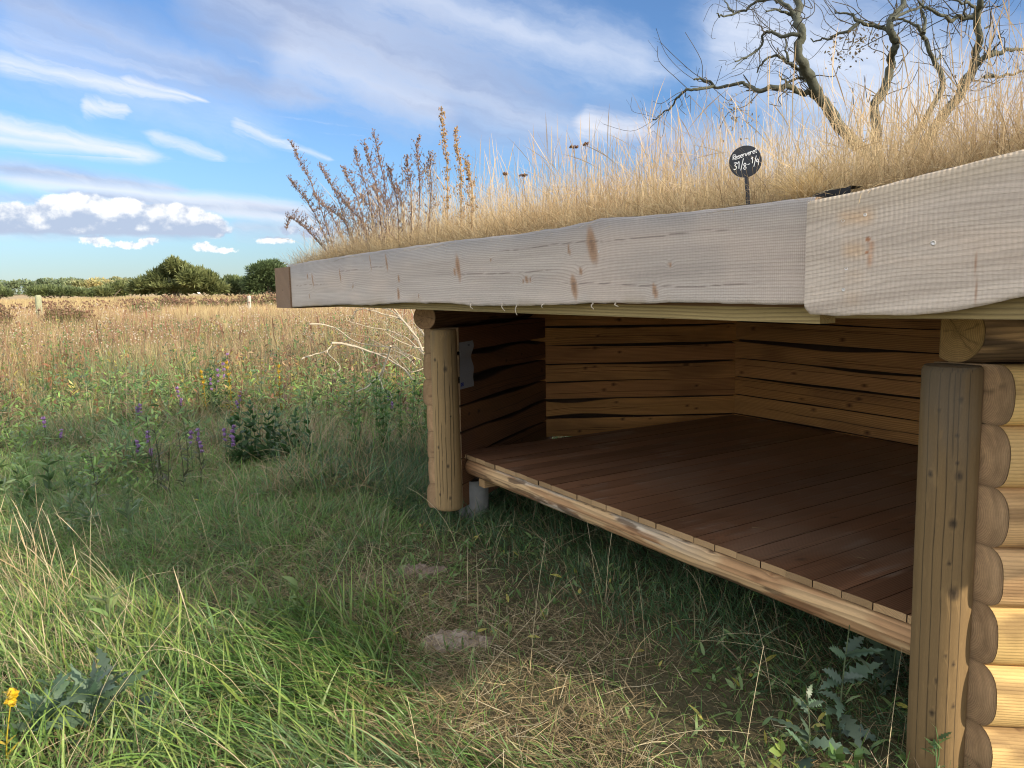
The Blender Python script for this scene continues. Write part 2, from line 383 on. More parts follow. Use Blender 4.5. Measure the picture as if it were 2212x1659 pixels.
def bgd(c):
    b_ = g.node('ShaderNodeBackground'); nt.links.new(c, b_.inputs[0]); b_.inputs[1].default_value = .1; return b_.outputs[0]
for q in BANDS_HI: band(*q)
hi = bgd(compose(False))
CA = {'white': None, 'grey': None}
for q in BANDS_LO: band(*q)
for q in [(20, 470, 70, 32), (75, 480, 55, 34), (135, 466, 62, 42), (185, 462, 55, 42), (235, 478, 60, 34), (280, 468, 50, 38), (335, 476, 55, 38), (380, 474, 60, 34), (430, 484, 60, 26), (100, 492, 160, 24), (300, 494, 200, 24)]: puff(*q, .35)
bank = heap; heap = None
for q in [(198, 516, 24, 13), (208, 522, 22, 11), (275, 529, 46, 9), (322, 522, 24, 11), (438, 532, 24, 14), (452, 536, 24, 10), (478, 541, 30, 7), (595, 520, 50, 9), (632, 495, 36, 15), (672, 503, 40, 14)]: puff(*q)
lo = bgd(compose(True))
# extra-bright clouds round the unseen sky, added to lift the ambient light
fill_clouds = g.m('MULTIPLY', g.sm(.40, .62, g.noise(g.vm('MULTIPLY', dirn, (3., 3., 7.)), 1.3, 4, .6)), .9)
rest = bgd(g.mix(fill_clouds, skc, (2.8*SKS, 2.75*SKS, 2.65*SKS)))
def pick(f, a_, b_):
    n_ = g.node('ShaderNodeMixShader'); g.put(n_.inputs[0], f); nt.links.new(a_, n_.inputs[1]); nt.links.new(b_, n_.inputs[2]); return n_.outputs[0]
front = pick(g.m('LESS_THAN', EL, 8.6), hi, lo)
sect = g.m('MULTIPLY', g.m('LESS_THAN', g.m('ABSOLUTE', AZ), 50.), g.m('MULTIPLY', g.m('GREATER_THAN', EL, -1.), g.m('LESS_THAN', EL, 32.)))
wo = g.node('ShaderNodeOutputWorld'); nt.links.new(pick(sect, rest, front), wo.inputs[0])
S.view_settings.view_transform = 'Standard'; S.view_settings.look = 'None'; S.view_settings.exposure = .95; S.view_settings.gamma = 1
def inside(px, py, poly):
    c = np.zeros(px.shape, bool); n = len(poly)
    for i in range(n):
        x1, y1 = poly[i][:2]; x2, y2 = poly[(i+1) % n][:2]
        cnd = ((y1 > py) != (y2 > py)) & (px < (x2-x1)*(py-y1)/(y2-y1+1e-12)+x1); c ^= cnd
    return c
# ------------------------------------------------------------------ log shelter
ED = np.array([math.cos(math.radians(-57.2)), math.sin(math.radians(-57.2)), 0])      # along the open front, left to right
NO = np.array([ED[1], -ED[0], 0])                                                       # outward from the open front
AL = np.array([-.353, 4.926, 0]); AR = np.array([1.375, 2.29, 0]); AR = AL+ED*((AR-AL)@ED)
DZ = .46
SH = empty('log_shelter', (1.2, 4.6, 0), 'low timber log shelter with open front, plank floor and grass-topped roof', 'shelter')
def wood_col(us, ws, base, dark, knots=(), cracks=(), seed=0, stain=.5, streak=22., cst=1.):
    n1 = .5+cst*(fbm(us*1.3, ws*streak, seed, seed)-.5); n2 = fbm(us*2.2+5, ws*7, seed+3, seed+5)
    c = lerp(np.asarray(base)*.82, np.asarray(base)*1.2, n1)
    c = lerp(c, np.asarray(dark)[None], ss(.5, .78, n2)*stain)
    gp = ws*0
    for (ku, kw, kr, kl) in knots:
        d = np.hypot((us-ku)/kl, ws-kw)/kr
        c = lerp(c, np.asarray(dark)*.62, ss(1.3, .7, d)*.9)
        c = lerp(c, np.asarray(dark)*.25, ss(.5, .25, d)*.8)
        c = lerp(c, np.asarray(base)*1.25, ss(.5, .1, np.abs(d-1.75))*.35)
        gp = gp+.55*np.exp(-(((us-ku)/(kl*kr*3.2))**2+((ws-kw)/(kr*2.4))**2))
    for (cw, u0, u1, wd, wob) in cracks:
        cc = cw+(fbm(us*3, cw*9, 0, seed+9)-.5)*wob
        e = ss(u0, u0+.05, us)*ss(u1, u1-.05, us)
        c = lerp(c, np.array([.012, .008, .005]), ss(wd, wd*.3, np.abs(ws-cc))*e*.8)
    return c, gp
def log_part(name, P0, P1, a, b, prof, mt, parent, colf, nu=60, n0=None, n1=None, cap=M_END, capcol=(.4, .27, .14), shear=None, ringc=(0, 0), capk=1., lab=None):
    """a log from P0 to P1; a, b = cross axes; prof(u) -> (K,2) outline; n0/n1 = planes (point, normal) that cut the ends"""
    P0 = np.asarray(P0, float); P1 = np.asarray(P1, float); L = np.linalg.norm(P1-P0); t = (P1-P0)/L
    a = np.asarray(a, float); b = np.asarray(b, float)
    u = np.linspace(0, 1, nu); O = np.array([prof(x*L) for x in u]); K = O.shape[1]
    along = np.broadcast_to((u*L)[:, None], (nu, K)).copy()
    off = O[..., 0:1]*a+O[..., 1:2]*b
    for pl, which in ((n0, 0), (n1, 1)):
        if pl is None: continue
        pp, pn = pl[0], pl[1]; base = P0+off
        al = ((np.asarray(pp)-base)@np.asarray(pn))/(t@np.asarray(pn))
        if len(pl) > 2: al = np.where(al > pl[2][0], pl[2][0]+pl[2][1]*(al-pl[2][0]), al)
        if which == 0: along = al+(L-al)*u[:, None] if n1 is None else al+(along-0)*(1-al/L)
        else: along = along*(al/L)
    V = P0+off+along[..., None]*t
    dl = np.linalg.norm(np.diff(np.concatenate([O, O[:, :1]], 1), axis=1), axis=2)
    ws = np.cumsum(np.concatenate([np.zeros((nu, 1)), dl[:, :-1]], 1), 1)
    col, gp, = colf(along.ravel(), ws.ravel(), O.reshape(-1, 2))[:2]
    mb = MB(); mb.add(V.reshape(-1, 3), grid_q(nu, K, True), col=col, gp=gp, us=along.ravel(), ws=ws.ravel(), sm=0.)
    # end grain
    for k in (0, nu-1):
        R = V[k]; cen = np.array([O[k][:, 0].mean()+ringc[0], O[k][:, 1].mean()+ringc[1]])
        cp = P0+cen[0]*a+cen[1]*b; al0 = along[k].mean()
        nr = 18; f = np.linspace(1, .02, nr)
        cpt = R.mean(0)
        VV = cpt+(R-cpt)[None]*f[:, None, None]
        if k == 0 and n0 is not None:
            of = O[k].mean(0)+(O[k]-O[k].mean(0))[None]*f[:, None, None]; bs_ = P0+of[..., 0:1]*a+of[..., 1:2]*b
            al_ = ((np.asarray(n0[0])-bs_)@np.asarray(n0[1]))/(t@np.asarray(n0[1]))
            if len(n0) > 2: al_ = np.where(al_ > n0[2][0], n0[2][0]+n0[2][1]*(al_-n0[2][0]), al_)
            VV = bs_+al_[..., None]*t
        if k == 0: VV = VV-t*.0015
        q = grid_q(nr, K, True)
        if k: q = q[:, ::-1]
        ang = np.arctan2(O[k][:, 1], O[k][:, 0]); rad = f[:, None]*np.linalg.norm(O[k]-O[k].mean(0), axis=1)[None]
        cn = fbm(np.cos(ang)[None]*2+rad*9, np.sin(ang)[None]*2, k*3.+P0[1], 4).ravel()
        radial = ss(.80, .86, vn(ang[None]*6+f[:, None]*1.5, k+P0[2]*9, 0, 5)).ravel()*ss(.02, .3, 1-f)[:, None].repeat(K, 1).ravel()*.45
        cc = np.asarray(capcol)*(.85+.35*_h(np.array(int(abs(P0[2])*1000)), np.array(1), np.array(2), 3))*(.78+.42*cn)[:, None]*(1-radial)[:, None]*(1+.34*(vn(rad*75+ang[None]*.15, P0[2]*31, 0, 9).ravel()-.5))[:, None]
        av = (f[:, None]*O[k][None, :, 0]).ravel()
        if n0 is not None and len(n0) > 2: cc = cc*(1-.16*ss(-.137, -.143, av))[:, None]; cc = lerp(cc, cc*np.array([.74, .72, .71]), ss(.5, .62, fbm(av*25, (f[:, None]*O[k][None, :, 1]).ravel()*25, P0[2]*9, 8))*.5)
        cc = lerp(cc, np.asarray(capcol)*.45, ss(.9, 1., f)[:, None].repeat(K, 1).ravel()*.7)
        mb.add(VV.reshape(-1, 3), q, col=cc, gp=(rad/.0052).ravel()+cn*2, us=rad.ravel(), ws=(ang[None]*.03+rad*0).ravel(), sm=0.)
    o = mb.build(name, mt, parent)
    if lab: o['label'] = lab
    return o
UP = np.array([0, 0, 1.])
def round_prof(r0, r1, L, seed, K=96, flat=None):
    th = np.arange(K)/K*2*np.pi
    def f(u):
        r = r0+(r1-r0)*u/L
        r = r*(1+.035*(fbm(np.cos(th)*1.2+seed, np.sin(th)*1.2, u*1.5, seed)-.5)+.05*(fbm(u*2., 0, seed, seed)-.5))
        o = np.stack([np.cos(th)*r, np.sin(th)*r], 1)
        if flat: o[:, 1] = np.clip(o[:, 1], flat[0], flat[1]); 
        if flat and len(flat) > 2: o[:, 0] = np.clip(o[:, 0], -9, flat[2])
        return o
    return f
def half_prof(h, T, seed, gap=.012, bulge=None, hh=None, nf=44, na=26, gaps=()):
    hh = hh or h/2+.0015
    ph = np.linspace(0, np.pi, na+2)[1:-1]
    def f(u):
        gt = np.clip(.003+gap*2.4*(fbm(u*1.4, seed*7.7, 1, seed, 3)-.36), .0015, .05); gb = np.clip(.003+gap*2.4*(fbm(u*1.4, seed*7.7, 5, seed+1, 3)-.36), .0015, .05)
        for (gu, gw, ga, side) in gaps:
            e = ga*np.exp(-((u-gu)/gw)**2)
            if side > 0: gt += e
            else: gb += e
        wt, wb = h/2-gt, h/2-gb
        fl = np.stack([np.zeros(nf), np.linspace(-wb, wt, nf)], 1)
        T2 = T*(1+.10*(_h(np.array(seed), np.array(3), np.array(1), 5)-.5)); k0 = T-bulge if bulge else .40*T
        f_ = ph/np.pi; near = np.minimum(f_, 1-f_)/.24
        sgn = np.where(f_ < .5, 1., -1.)
        ps = np.clip((f_-.24)/.52, 0, 1)*np.pi
        aa = np.where(near < 1, -k0*near, -k0-(T2-k0)*np.sin(ps)**.8)*(1+.05*(fbm(ph*2, u*1.2, seed, seed)-.5))
        bb = np.where(near < 1, sgn*(np.where(f_ < .5, wt, wb)*(1-np.clip(near, 0, 1))+hh*np.clip(near, 0, 1)), hh*np.sign(np.cos(ps))*np.abs(np.cos(ps))**.8)
        return np.vstack([fl, np.stack([aa, bb], 1)])
    return f
W_IN = (.46, .215, .07); W_IND = (.22, .1, .035)
def half_col(seed, nf, base, dark, knots=(), outer=None, cracks=(), L=1.):
    r = np.random.default_rng(seed)
    kn = list(knots)+[(r.uniform(.1, L), r.uniform(.02, .13), r.uniform(.009, .016), r.uniform(1, 1.5)) for _ in range(int(L*1.8))]
    ck = list(cracks)+[(r.uniform(.03, .13), r.uniform(-.3, L*.6), r.uniform(L*.4, L*1.2), .0028, .02) for _ in range(2)]
    def f(us, ws, O):
        c, g_ = wood_col(us, ws, base, dark, kn, ck, seed, .55, 24.)
        gp = ws/.011+(fbm(us*.7, ws*5, seed, seed)-.5)*7+g_
        isflat = O[:, 0] > -.0005
        edge = ss(-.0005, -.006, O[:, 0])*ss(-.17, -.05, O[:, 0])
        bark = np.array([.03, .019, .012])
        c = lerp(c, bark, edge*.9) if outer is None else c
        if outer is not None:
            n = fbm(us*1.8, ws*22, seed+2, seed+8); c2 = lerp(np.asarray(outer)*.8, np.asarray(outer)*1.2, n)
            n3 = fbm(us*4, ws*30, seed+4, seed+2); c2 = lerp(c2, np.array([.12, .065, .03]), ss(.56, .72, n3)*.6); c2 = lerp(c2, np.asarray(outer)*1.3, ss(.55, .7, fbm(us*2, ws*12, seed+1, seed))*.6)
            okn = [(r.uniform(.05, 1.2), r.uniform(.2, .36), r.uniform(.006, .013), 1.3) for _ in range(4)]; cx2, _ = wood_col(us, ws, outer, np.array([.2, .1, .05]), okn, [(r.uniform(.2, .34), r.uniform(-.2, .4), r.uniform(.3, 1.4), .0022, .02) for _ in range(3)], seed+3, 0.); dk = (cx2.sum(1) < np.sum(outer)*.62)[:, None]; c2 = np.where(dk, cx2, c2)
            c = lerp(c2, c, isflat*1.)
            c = lerp(c, bark, ss(-.0005, -.004, O[:, 0])*ss(-.14, -.12, O[:, 0])*.85)
        return c, gp
    return f
def wall(p0, p1, inward, zs, hs, T, seed, cut0=None, cut1=None, outer=None, nu=70, base=W_IN, dark=W_IND, gap=.012, gapmap={}, ext=0., nm='log', bk=(.0, .0), bulge=None):
    """a wall of half logs, flat side inwards; a dark backing board between them is the part itself"""
    p0 = np.asarray(p0, float); p1 = np.asarray(p1, float); L = np.linalg.norm(p1-p0); t = (p1-p0)/L
    mb = MB(); zc = (zs[0]+zs[-1])/2; hz = (zs[-1]-zs[0])/2+hs[-1]/2-.02
    cen = (p0+p1)/2-inward*T*.48+UP*zc
    boxm(mb, cen+t*(bk[0]-bk[1])/2, (t, np.cross(UP, t), UP), (L/2-(bk[0]+bk[1])/2, .008, hz), col=(.03, .02, .013), gp=0., us=0., ws=0., sm=0.)
    wl = mb.build('log_wall', M_WOOD, SH, False)
    for i, (z, h) in enumerate(zip(zs, hs)):
        sdn = seed*31+i*7+1
        bs = np.asarray(base)*rng.uniform(.86, 1.14)*np.array([1, rng.uniform(.96, 1.04), rng.uniform(.9, 1.05)])
        log_part(nm, p0+UP*z, p1+UP*z, inward, UP, half_prof(h, T, sdn, gap, bulge, gaps=gapmap.get(i, ())), M_LOG if outer is not None and nu > 100 else M_WOOD, wl,
                 half_col(sdn, 16, bs, dark, outer=None if outer is None else np.asarray(outer)*rng.uniform(.85, 1.12)*np.array([1, rng.uniform(.95, 1.04), rng.uniform(.85, 1.1)]), L=L), nu, cut0, cut1, capcol=(.47, .305, .165), ringc=(.04, 0))
    return wl
def hz(p, z=0): return np.array([p[0], p[1], z])
IL = hz(atz(1008, 982, DZ)); BL = hz(atz(1180, 905, DZ)); BR = hz(atz(1586, 895, DZ)); RWp = hz(atz(1985, 965, DZ))
IL = AL+ED*((IL-AL)@ED)
tL = (BL-IL)/np.linalg.norm(BL-IL); inL = np.array([tL[1], -tL[0], 0])
tB = (BR-BL)/np.linalg.norm(BR-BL); inB = np.array([tB[1], -tB[0], 0])
tR = (RWp-BR)/np.linalg.norm(RWp-BR); inR = np.array([tR[1], -tR[0], 0])
RB = BR+tR*2.45
t6 = np.array([math.cos(math.radians(-7.)), math.sin(math.radians(-7.)), 0]); in6 = np.array([-t6[1], t6[0], 0])
A6 = AR-ED*.095; E6 = A6+t6*1.75
t5 = (E6-RB)/np.linalg.norm(E6-RB); in5 = np.array([t5[1], -t5[0], 0])
# log heights read at the left wall's cut ends
zl = [1.290, 1.124, .956, .788, .615, .440, .264, .102]
zsL = [(zl[i]+zl[i+1])/2 for i in range(7)][::-1]; hsL = [zl[i]-zl[i+1] for i in range(7)][::-1]
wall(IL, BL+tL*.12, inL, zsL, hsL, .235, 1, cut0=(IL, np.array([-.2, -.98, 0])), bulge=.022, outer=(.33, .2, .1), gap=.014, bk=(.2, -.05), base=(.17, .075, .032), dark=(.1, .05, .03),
     gapmap={6: [(.75, .35, .012, -1)], 5: [(.5, .3, .03, 1), (1.3, .2, .03, 1), (.5, .3, .02, -1)], 4: [(.35, .3, .03, 1)], 3: [(.9, .5, .012, 1)], 2: [(.9, .3, .02, 1)]})
zsB = [.545, .69, .835, .985, 1.135, 1.29]; hsB = [.158, .150, .150, .150, .152, .158]
wall(BL-tB*.16, BR+tB*.04, inB, [.385]+zsB, [.16]+hsB, .11, 2, outer=(.33, .2, .1), base=(.47, .22, .07), gap=.009,
     gapmap={1: [(.35, .25, .035, 1), (.5, .3, .03, -1)], 3: [(1.1, .4, .012, 1)], 4: [(1., .5, .016, 1)], 5: [(1., .6, .014, 1)], 2: [(.2, .4, .012, 1)]})
wall(BR-tR*.04, RB+tR*.04, inR, [.385]+[.548, .702, .852, 1.0, 1.15, 1.30], [.16, .163, .152, .15, .15, .15, .15], .11, 3, outer=(.33, .2, .1), base=(.48, .23, .074), gap=.007,
     gapmap={3: [(1.2, .35, .02, 1)], 4: [(1.0, .4, .034, 1), (.5, .5, .014, 1)], 2: [(.9, .5, .008, 1)]})
wall(RB-t5*.06, E6+t5*.06, in5, [.385]+[.548, .702, .852, 1.0, 1.15, 1.30], [.16, .163, .152, .15, .15, .15, .15], .11, 4, outer=(.36, .22, .11), nu=30)
z6 = [1.297, 1.122, .938, .758, .580, .394, .20, .02]
zs6 = [(z6[i]+z6[i+1])/2 for i in range(7)][::-1]; hs6 = [z6[i]-z6[i+1] for i in range(7)][::-1]
wall(A6, E6+t6*.05, in6, zs6, hs6, .20, 5, bk=(.2, 0.), cut0=(AR, NO, (.113, .45)), bulge=.06, outer=(.60, .39, .18), nu=140, base=(.36, .22, .11))
# top plates: the full logs lying on the walls
def plate(p0, p1, inward, z, r, seed, col, capcol, out=.055, flat=None, nu=60, cut=None):
    L = np.linalg.norm(np.asarray(p1)-np.asarray(p0))
    def cf(us, ws, O):
        c, g_ = wood_col(us, ws, col, (.1, .06, .03), [(.4, .2, .015, 1.4), (1., .33, .02, 1.4)], [(.12, -.2, 2, .0025, .03), (.3, .2, 3, .0025, .03)], seed, .6, 20.)
        n = fbm(us*2.4, ws*34, seed, seed+4); c = lerp(c, np.array([.05, .033, .022]), ss(.52, .64, n)*.8)
        return c, ws/.02+(fbm(us, ws*6, 0, seed)-.5)*6
    o = inward*(-out)
    return log_part('top_plate', np.asarray(p0)+o+UP*z, np.asarray(p1)+o+UP*z, inward, UP, round_prof(r, r*.97, L, seed, 72, flat), M_WOOD, SH, cf, nu, cut, capcol=capcol)
plate(IL-tL*.17, BL+tL*.1, inL, 1.362, .078, 11, (.22, .12, .06), (.34, .2, .1), .145, (-.074, .08))
PA = AR-ED*.015
plate(PA-t6*.07, E6, in6, 1.392, .092, 12, (.42, .27, .13), (.40, .25, .095), .045, (-.096, .1, .045), 110, (PA-t6*.062, (NO-t6*.55)/np.linalg.norm(NO-t6*.55)))
plate(BL-tB*.05, BR+tB*.05, inB, 1.43, .07, 13, (.3, .18, .09), (.3, .2, .1), .06)
plate(BR-tR*.05, RB+tR*.05, inR, 1.43, .07, 14, (.3, .18, .09), (.3, .2, .1), .06)
plate(RB-t5*.05, E6+t5*.05, in5, 1.43, .07, 15, (.3, .18, .09), (.3, .2, .1), .06)
def boxwood(name, c, ax, h, col, parent, m_=None, seed=0):
    mb = MB(); n = 14
    ax = [np.asarray(q, float) for q in ax]
    for k in range(3):
        for s_ in (-1, 1):
            a_, b_ = (k+1) % 3, (k+2) % 3
            i, j = np.meshgrid(np.linspace(-1, 1, n), np.linspace(-1, 1, n), indexing='ij')
            P = c+ax[k]*h[k]*s_+ax[a_]*(h[a_]*i)[..., None]+ax[b_]*(h[b_]*j)[..., None]
            P = P.reshape(-1, 3); us = (P@ax[0]); ws = P@ax[2]+P@ax[1]*.7
            c_, _ = wood_col(us, ws, col, np.asarray(col)*.5, (), (), seed, .4, 20.)
            gp = np.hypot((P-c)@ax[1], (P-c)@ax[2]+.02)/.006 if k == 0 else ws/.012+(fbm(us, ws*5, 0, seed)-.5)*5
            q = grid_q(n, n); mb.add(P, q if s_ > 0 else q[:, ::-1], col=c_, gp=gp, us=us, ws=ws, sm=0.)
    return mb.build(name, m_ or M_WOOD, parent, False)
boxwood('plate_filler', (IL+BL)/2-inL*.145+tL*.02+UP*1.458, (tL, inL, UP), (.66, .05, .022), (.2, .11, .06), SH, seed=14)
# posts
def post(c0, c1, z0, z1, r0, r1, seed, knots, cracks, base, dark, lab):
    """z0 -> z1, K points round; the circumference coordinate starts at +x"""
    P0 = hz(c0, z0); P1 = hz(c1, z1); L = z1-z0
    def cf(us, ws, O):
        c, g_ = wood_col(us, ws, base, dark, knots, cracks, seed, .2, 14., .3)
        top = ss(L-.5, L, us)*ss(.35, .7, fbm(us*3, ws*18, 2, seed)); c = lerp(c, np.array([.13, .11, .085]), top*.55)
        sp = ss(.66, .74, fbm(us*14, ws*60, 2, seed+9)); c = lerp(c, np.asarray(base)*1.35, sp*.35)
        return c, ws/.03+(fbm(us*.4, ws*5, 0, seed)-.5)*3+g_
    f0 = round_prof(r0, r1, L, seed, 240)
    def pf(u):
        o = f0(u); ch = min(u, L-u)
        return o*(1-.09*ss(.012, 0., ch))
    o = log_part('post', P0, P1, np.array([1., 0, 0]), np.array([0, 1., 0]), pf, M_POST, SH, cf, 150, capcol=(.4, .3, .18))
    o['label'] = lab; return o
# circumference position facing the camera: angle of the direction to the camera
def wpos(c, px_off, r): a = math.atan2(-c[1], -c[0]) % (2*math.pi); return r*(a+px_off)
PL = hz(aty(970, 900, 4.885)); PLt = hz(aty(957, 712, 4.875)); PLb = hz(aty(971, 1104, 4.885))
PR_t = hz(aty(2058, 790, 2.262)); PR_b = hz(aty(2019, 1640, 2.252))
r_ = .083
kn = [(1.297-.375, wpos(PL, .15, r_), .012, 1.5), (.98, wpos(PL, -.7, r_), .01, 1.2), (.30, wpos(PL, .2, r_), .009, 1.4), (.42, wpos(PL, -.55, r_), .008, 1.5), (.09, wpos(PL, .35, r_), .009, 1.4), (.11, wpos(PL, -.5, r_), .008, 1.4), (.62, wpos(PL, .5, r_), .006, 1.2)]
ck = [(wpos(PL, x, r_), a, b, .0034, .014) for x, a, b in [(.45, 0, .85), (.1, .05, 1.0), (-.2, .1, .6), (-.45, 0, 1.), (.7, .2, 1.1), (-.75, .0, .7)]]
post(PLb, PLt, .113, 1.284, .087, .083, 21, kn, ck, (.30, .198, .09), (.17, .115, .06), 'far post of the open front, hanging just clear of the ground')
def zpr(y): return aty(2040, y, 2.19)[2]
r_ = .081; z0r = -.04
kn = [(zpr(y)-z0r, wpos(PR_t, (2058-(y-790)*.046-x)/62*.95, r_), k, 1.25) for x, y, k in [(2033, 863, .007), (2076, 890, .005), (2035, 940, .006), (2030, 1000, .005), (2024, 1028, .011), (2086, 1030, .008), (2028, 1130, .011), (2027, 1215, .006), (2011, 1280, .016), (1998, 1430, .006), (2033, 1470, .005), (2036, 1540, .008), (2018, 1415, .005), (2032, 1600, .008), (1990, 1520, .006)]]
ck = [(wpos(PR_t, x, r_), a, b, .0019, .004) for x, a, b in [(.62, -.1, 1.4), (.28, -.1, 1.4), (-.05, -.1, 1.4), (-.36, .1, 1.4), (-.75, -.1, 1.4), (.12, 1.05, 1.4)]]
post(PR_b, PR_t, z0r, 1.292, .080, .0825, 22, kn, ck, (.165, .106, .046), (.10, .066, .034), 'near post of the open front, thick and knotty')
# floor of planks running back from the open edge
DN = -NO
e0 = hz(atz(1008, 982, DZ)); e1 = hz(atz(1968, 1330, DZ)); eT = (e1-e0)/np.linalg.norm(e1-e0); eN = np.array([-eT[1], eT[0], 0]); 
if eN @ DN < 0: eN = -eN
poly = [IL-tL*.3, BL, BR, RB, E6]
def reach(p):
    best = 4.
    for a_, b_ in zip(poly[:-1], poly[1:]):
        d = b_-a_; den = eN[0]*d[1]-eN[1]*d[0]
        if abs(den) < 1e-6: continue
        q = a_-p; s_ = (q[0]*d[1]-q[1]*d[0])/den; v_ = (q[0]*eN[1]-q[1]*eN[0])/den
        if s_ > .02 and -1e-6 <= v_ <= 1+1e-6: best = min(best, s_)
    return best
mb = MB(); bw = .119; nb = 26; TH = .027
for i in range(-1, nb):
    x0 = i*bw+.0017; x1 = (i+1)*bw-.0017
    pa, pb = e0+eT*x0, e0+eT*x1
    fo = rng.uniform(-.004, .004)
    la = reach(pa) if (i >= 0) else .02; lb = reach(pb)
    la, lb = max(la, .03)+.02, max(lb, .03)+.02
    nu, nv = 70, 9; u = np.linspace(0, 1, nu); v = np.linspace(0, 1, nv)
    Lc = la+(lb-la)*v
    P = (pa+(pb-pa)*v[:, None])[None]+eN*((u[:, None]*(Lc[None]-fo)+fo)[..., None])+UP*DZ
    P[..., 2] -= (.0018*(np.abs(v-.5)*2)**6)[None]
    P[..., 2] += rng.uniform(-.0008, .0008)
    us = (u[:, None]*Lc[None]+i*3.1).ravel(); ws = np.broadcast_to((v*bw)[None], (nu, nv)).ravel()+i*.37
    kk = [(i*3.1+rng.uniform(0, 2.5), i*.37+rng.uniform(.02, .1), rng.uniform(.006, .012), 1.3) for _ in range(3)]
    bs = np.array([.245, .122, .067])*rng.uniform(.72, 1.25)
    c, gk = wood_col(us, ws, bs, (.11, .055, .03), kk, (), 40+i, .5, 18.)
    sc = ss(.62, .72, fbm(P[..., 0].ravel()*5, P[..., 1].ravel()*5, 0, 3))*ss(.45, .6, fbm(us*1.5, ws*40, 2, 3)); c = lerp(c, np.array([.36, .27, .2]), sc*.6); c = lerp(c, np.array([.30, .21, .15]), ss(.52, .7, fbm(P[..., 0].ravel()*1.6, P[..., 1].ravel()*1.6, 0, 6))*.35)
    cv = rng.uniform(.0, 1.)
    gp = np.abs(ws-i*.37-bw*cv)/.009+(fbm(us*.8, ws*3, 0, 77)-.5)*5+gk
    mb.add(P.reshape(-1, 3), grid_q(nu, nv), col=c, gp=gp, us=us, ws=ws, sm=0.)
    # front end face with growth rings
    nz_ = 6; w_ = np.linspace(0, 1, nz_)
    Pf = P[0][None]-UP*(w_[:, None, None]*TH)
    px, pz = bw*cv, -.035
    rad = np.hypot((v*bw)[None]-px, -w_[:, None]*TH-pz+0*v[None]).ravel()
    c2 = np.array([.40, .255, .13])*rng.uniform(.7, 1.2)*np.ones((len(rad), 3))
    mb.add(Pf.reshape(-1, 3), grid_q(nz_, nv), col=c2, gp=rad/.0042, us=rad, ws=rad*0, sm=0.)
    for s_, p_ in ((0, P[:, 0]), (1, P[:, -1])):
        VV = np.stack([p_, p_-UP*TH], 1).reshape(-1, 3); mb.add(VV, grid_q(nu, 2), col=(.05, .028, .018), gp=0., us=0., ws=0., sm=0.)
    lo = np.array([P[0, 0], P[0, -1], P[-1, -1], P[-1, 0]])-UP*TH; mb.add(lo, [[0, 1, 2, 3]], col=(.25, .15, .08), gp=0., us=0., ws=0., sm=0.)
deck = mb.build('plank_floor', M_DECK, SH, True)
for p in deck.data.polygons: pass
def disc(mb, c, n, r, t, col, k=10):
    n = np.asarray(n, float); n /= np.linalg.norm(n); a = np.cross(n, [0.1, .2, 1.]); a /= np.linalg.norm(a); b_ = np.cross(n, a)
    th = np.arange(k)/k*2*np.pi; ring = np.cos(th)[:, None]*a+np.sin(th)[:, None]*b_
    V = np.vstack([c+ring*r, c+ring*r+n*t*.6, c+ring*r*.75+n*t, [c+n*t*.75]])
    Q = grid_q(3, k, True); j = np.arange(k)
    T = np.stack([2*k+j, 2*k+(j+1) % k, np.full(k, 3*k)], 1)
    mb.add(V, Q, T, col=col)
scr = None
for i in range(2, 26):
    for d, o_ in ((.055, .3), (.055, .72)):
        if rng.random() < .35: continue
        p = e0+eT*((i+o_)*bw)+eN*(d+rng.uniform(-.01, .02))+UP*(DZ+.0005)
        if scr is None:
            mb = MB(); disc(mb, np.zeros(3), UP, .0045, .0012, (.5, .45, .4)); scr = mb.build('screw', M_STEEL, deck); scr.location = p-WL[deck.name]
        else:
            s2 = scr.copy(); C.objects.link(s2); s2.location = p-WL[deck.name]
lt = MB(); n_ = 70; a_ = rng.uniform(.3, 2.9, n_); d_ = rng.uniform(.1, 2.2, n_); lp = e0+eT*a_[:, None]+eN*d_[:, None]+UP*(DZ+.004); lp = np.array([p for p in lp if inside(np.array([p[0]]), np.array([p[1]]), [IL, BL, BR, RB, E6, AR])[0]]); n_ = len(lp)
blades(lt, lp, rng.uniform(0, 6.28, n_), math.pi/2, 0., rng.uniform(.02, .07, n_), .0022, (.32, .25, .14), (.36, .28, .16), 'stem', n=3)
tag(lt.build('straw_litter', M_DRY, None, False), kind='stuff')
# sill log below the front edge of the floor
def cf_sill(us, ws, O):
    kk = [(.75, .06, .012, 1.6), (2.0, .07, .016, 1.5), (2.13, .055, .011, 1.4), (2.45, .05, .007, 1.2), (1.2, .09, .01, 1.3), (2.75, .08, .006, 1.2)]
    c, g_ = wood_col(us, ws, (.56, .37, .19), (.30, .15, .07), kk, [(.1, .2, 1.4, .002, .02), (.16, 1.2, 3, .0025, .03), (.05, .8, 2.2, .0015, .03)], 51, .6, 9., .7)
    gr = ss(.48, .62, fbm(us*2.2, ws*14, 3, 52))*ss(.2, .5, us)*ss(2.3, 1.6, us); c = lerp(c, np.array([.52, .45, .36]), gr*.8)
    rd = ss(.45, .1, us); c = lerp(c, np.array([.2, .09, .04]), rd*.75)
    bk = ss(.6, .68, fbm(us*5, ws*26, 1, 53)); c = lerp(c, np.array([.11, .065, .035]), bk*.85)
    c = lerp(c, np.array([.33, .16, .07]), ss(.5, .62, fbm(us*3, ws*20, 7, 54))*.6)
    return c, ws/.03+(fbm(us*.5, ws*5, 0, 5)-.5)*5+g_
s0 = e0+eN*.058-eT*.02+UP*(DZ-TH-.060); s1 = e1+eN*.058+eT*.16+UP*(DZ-TH-.064)
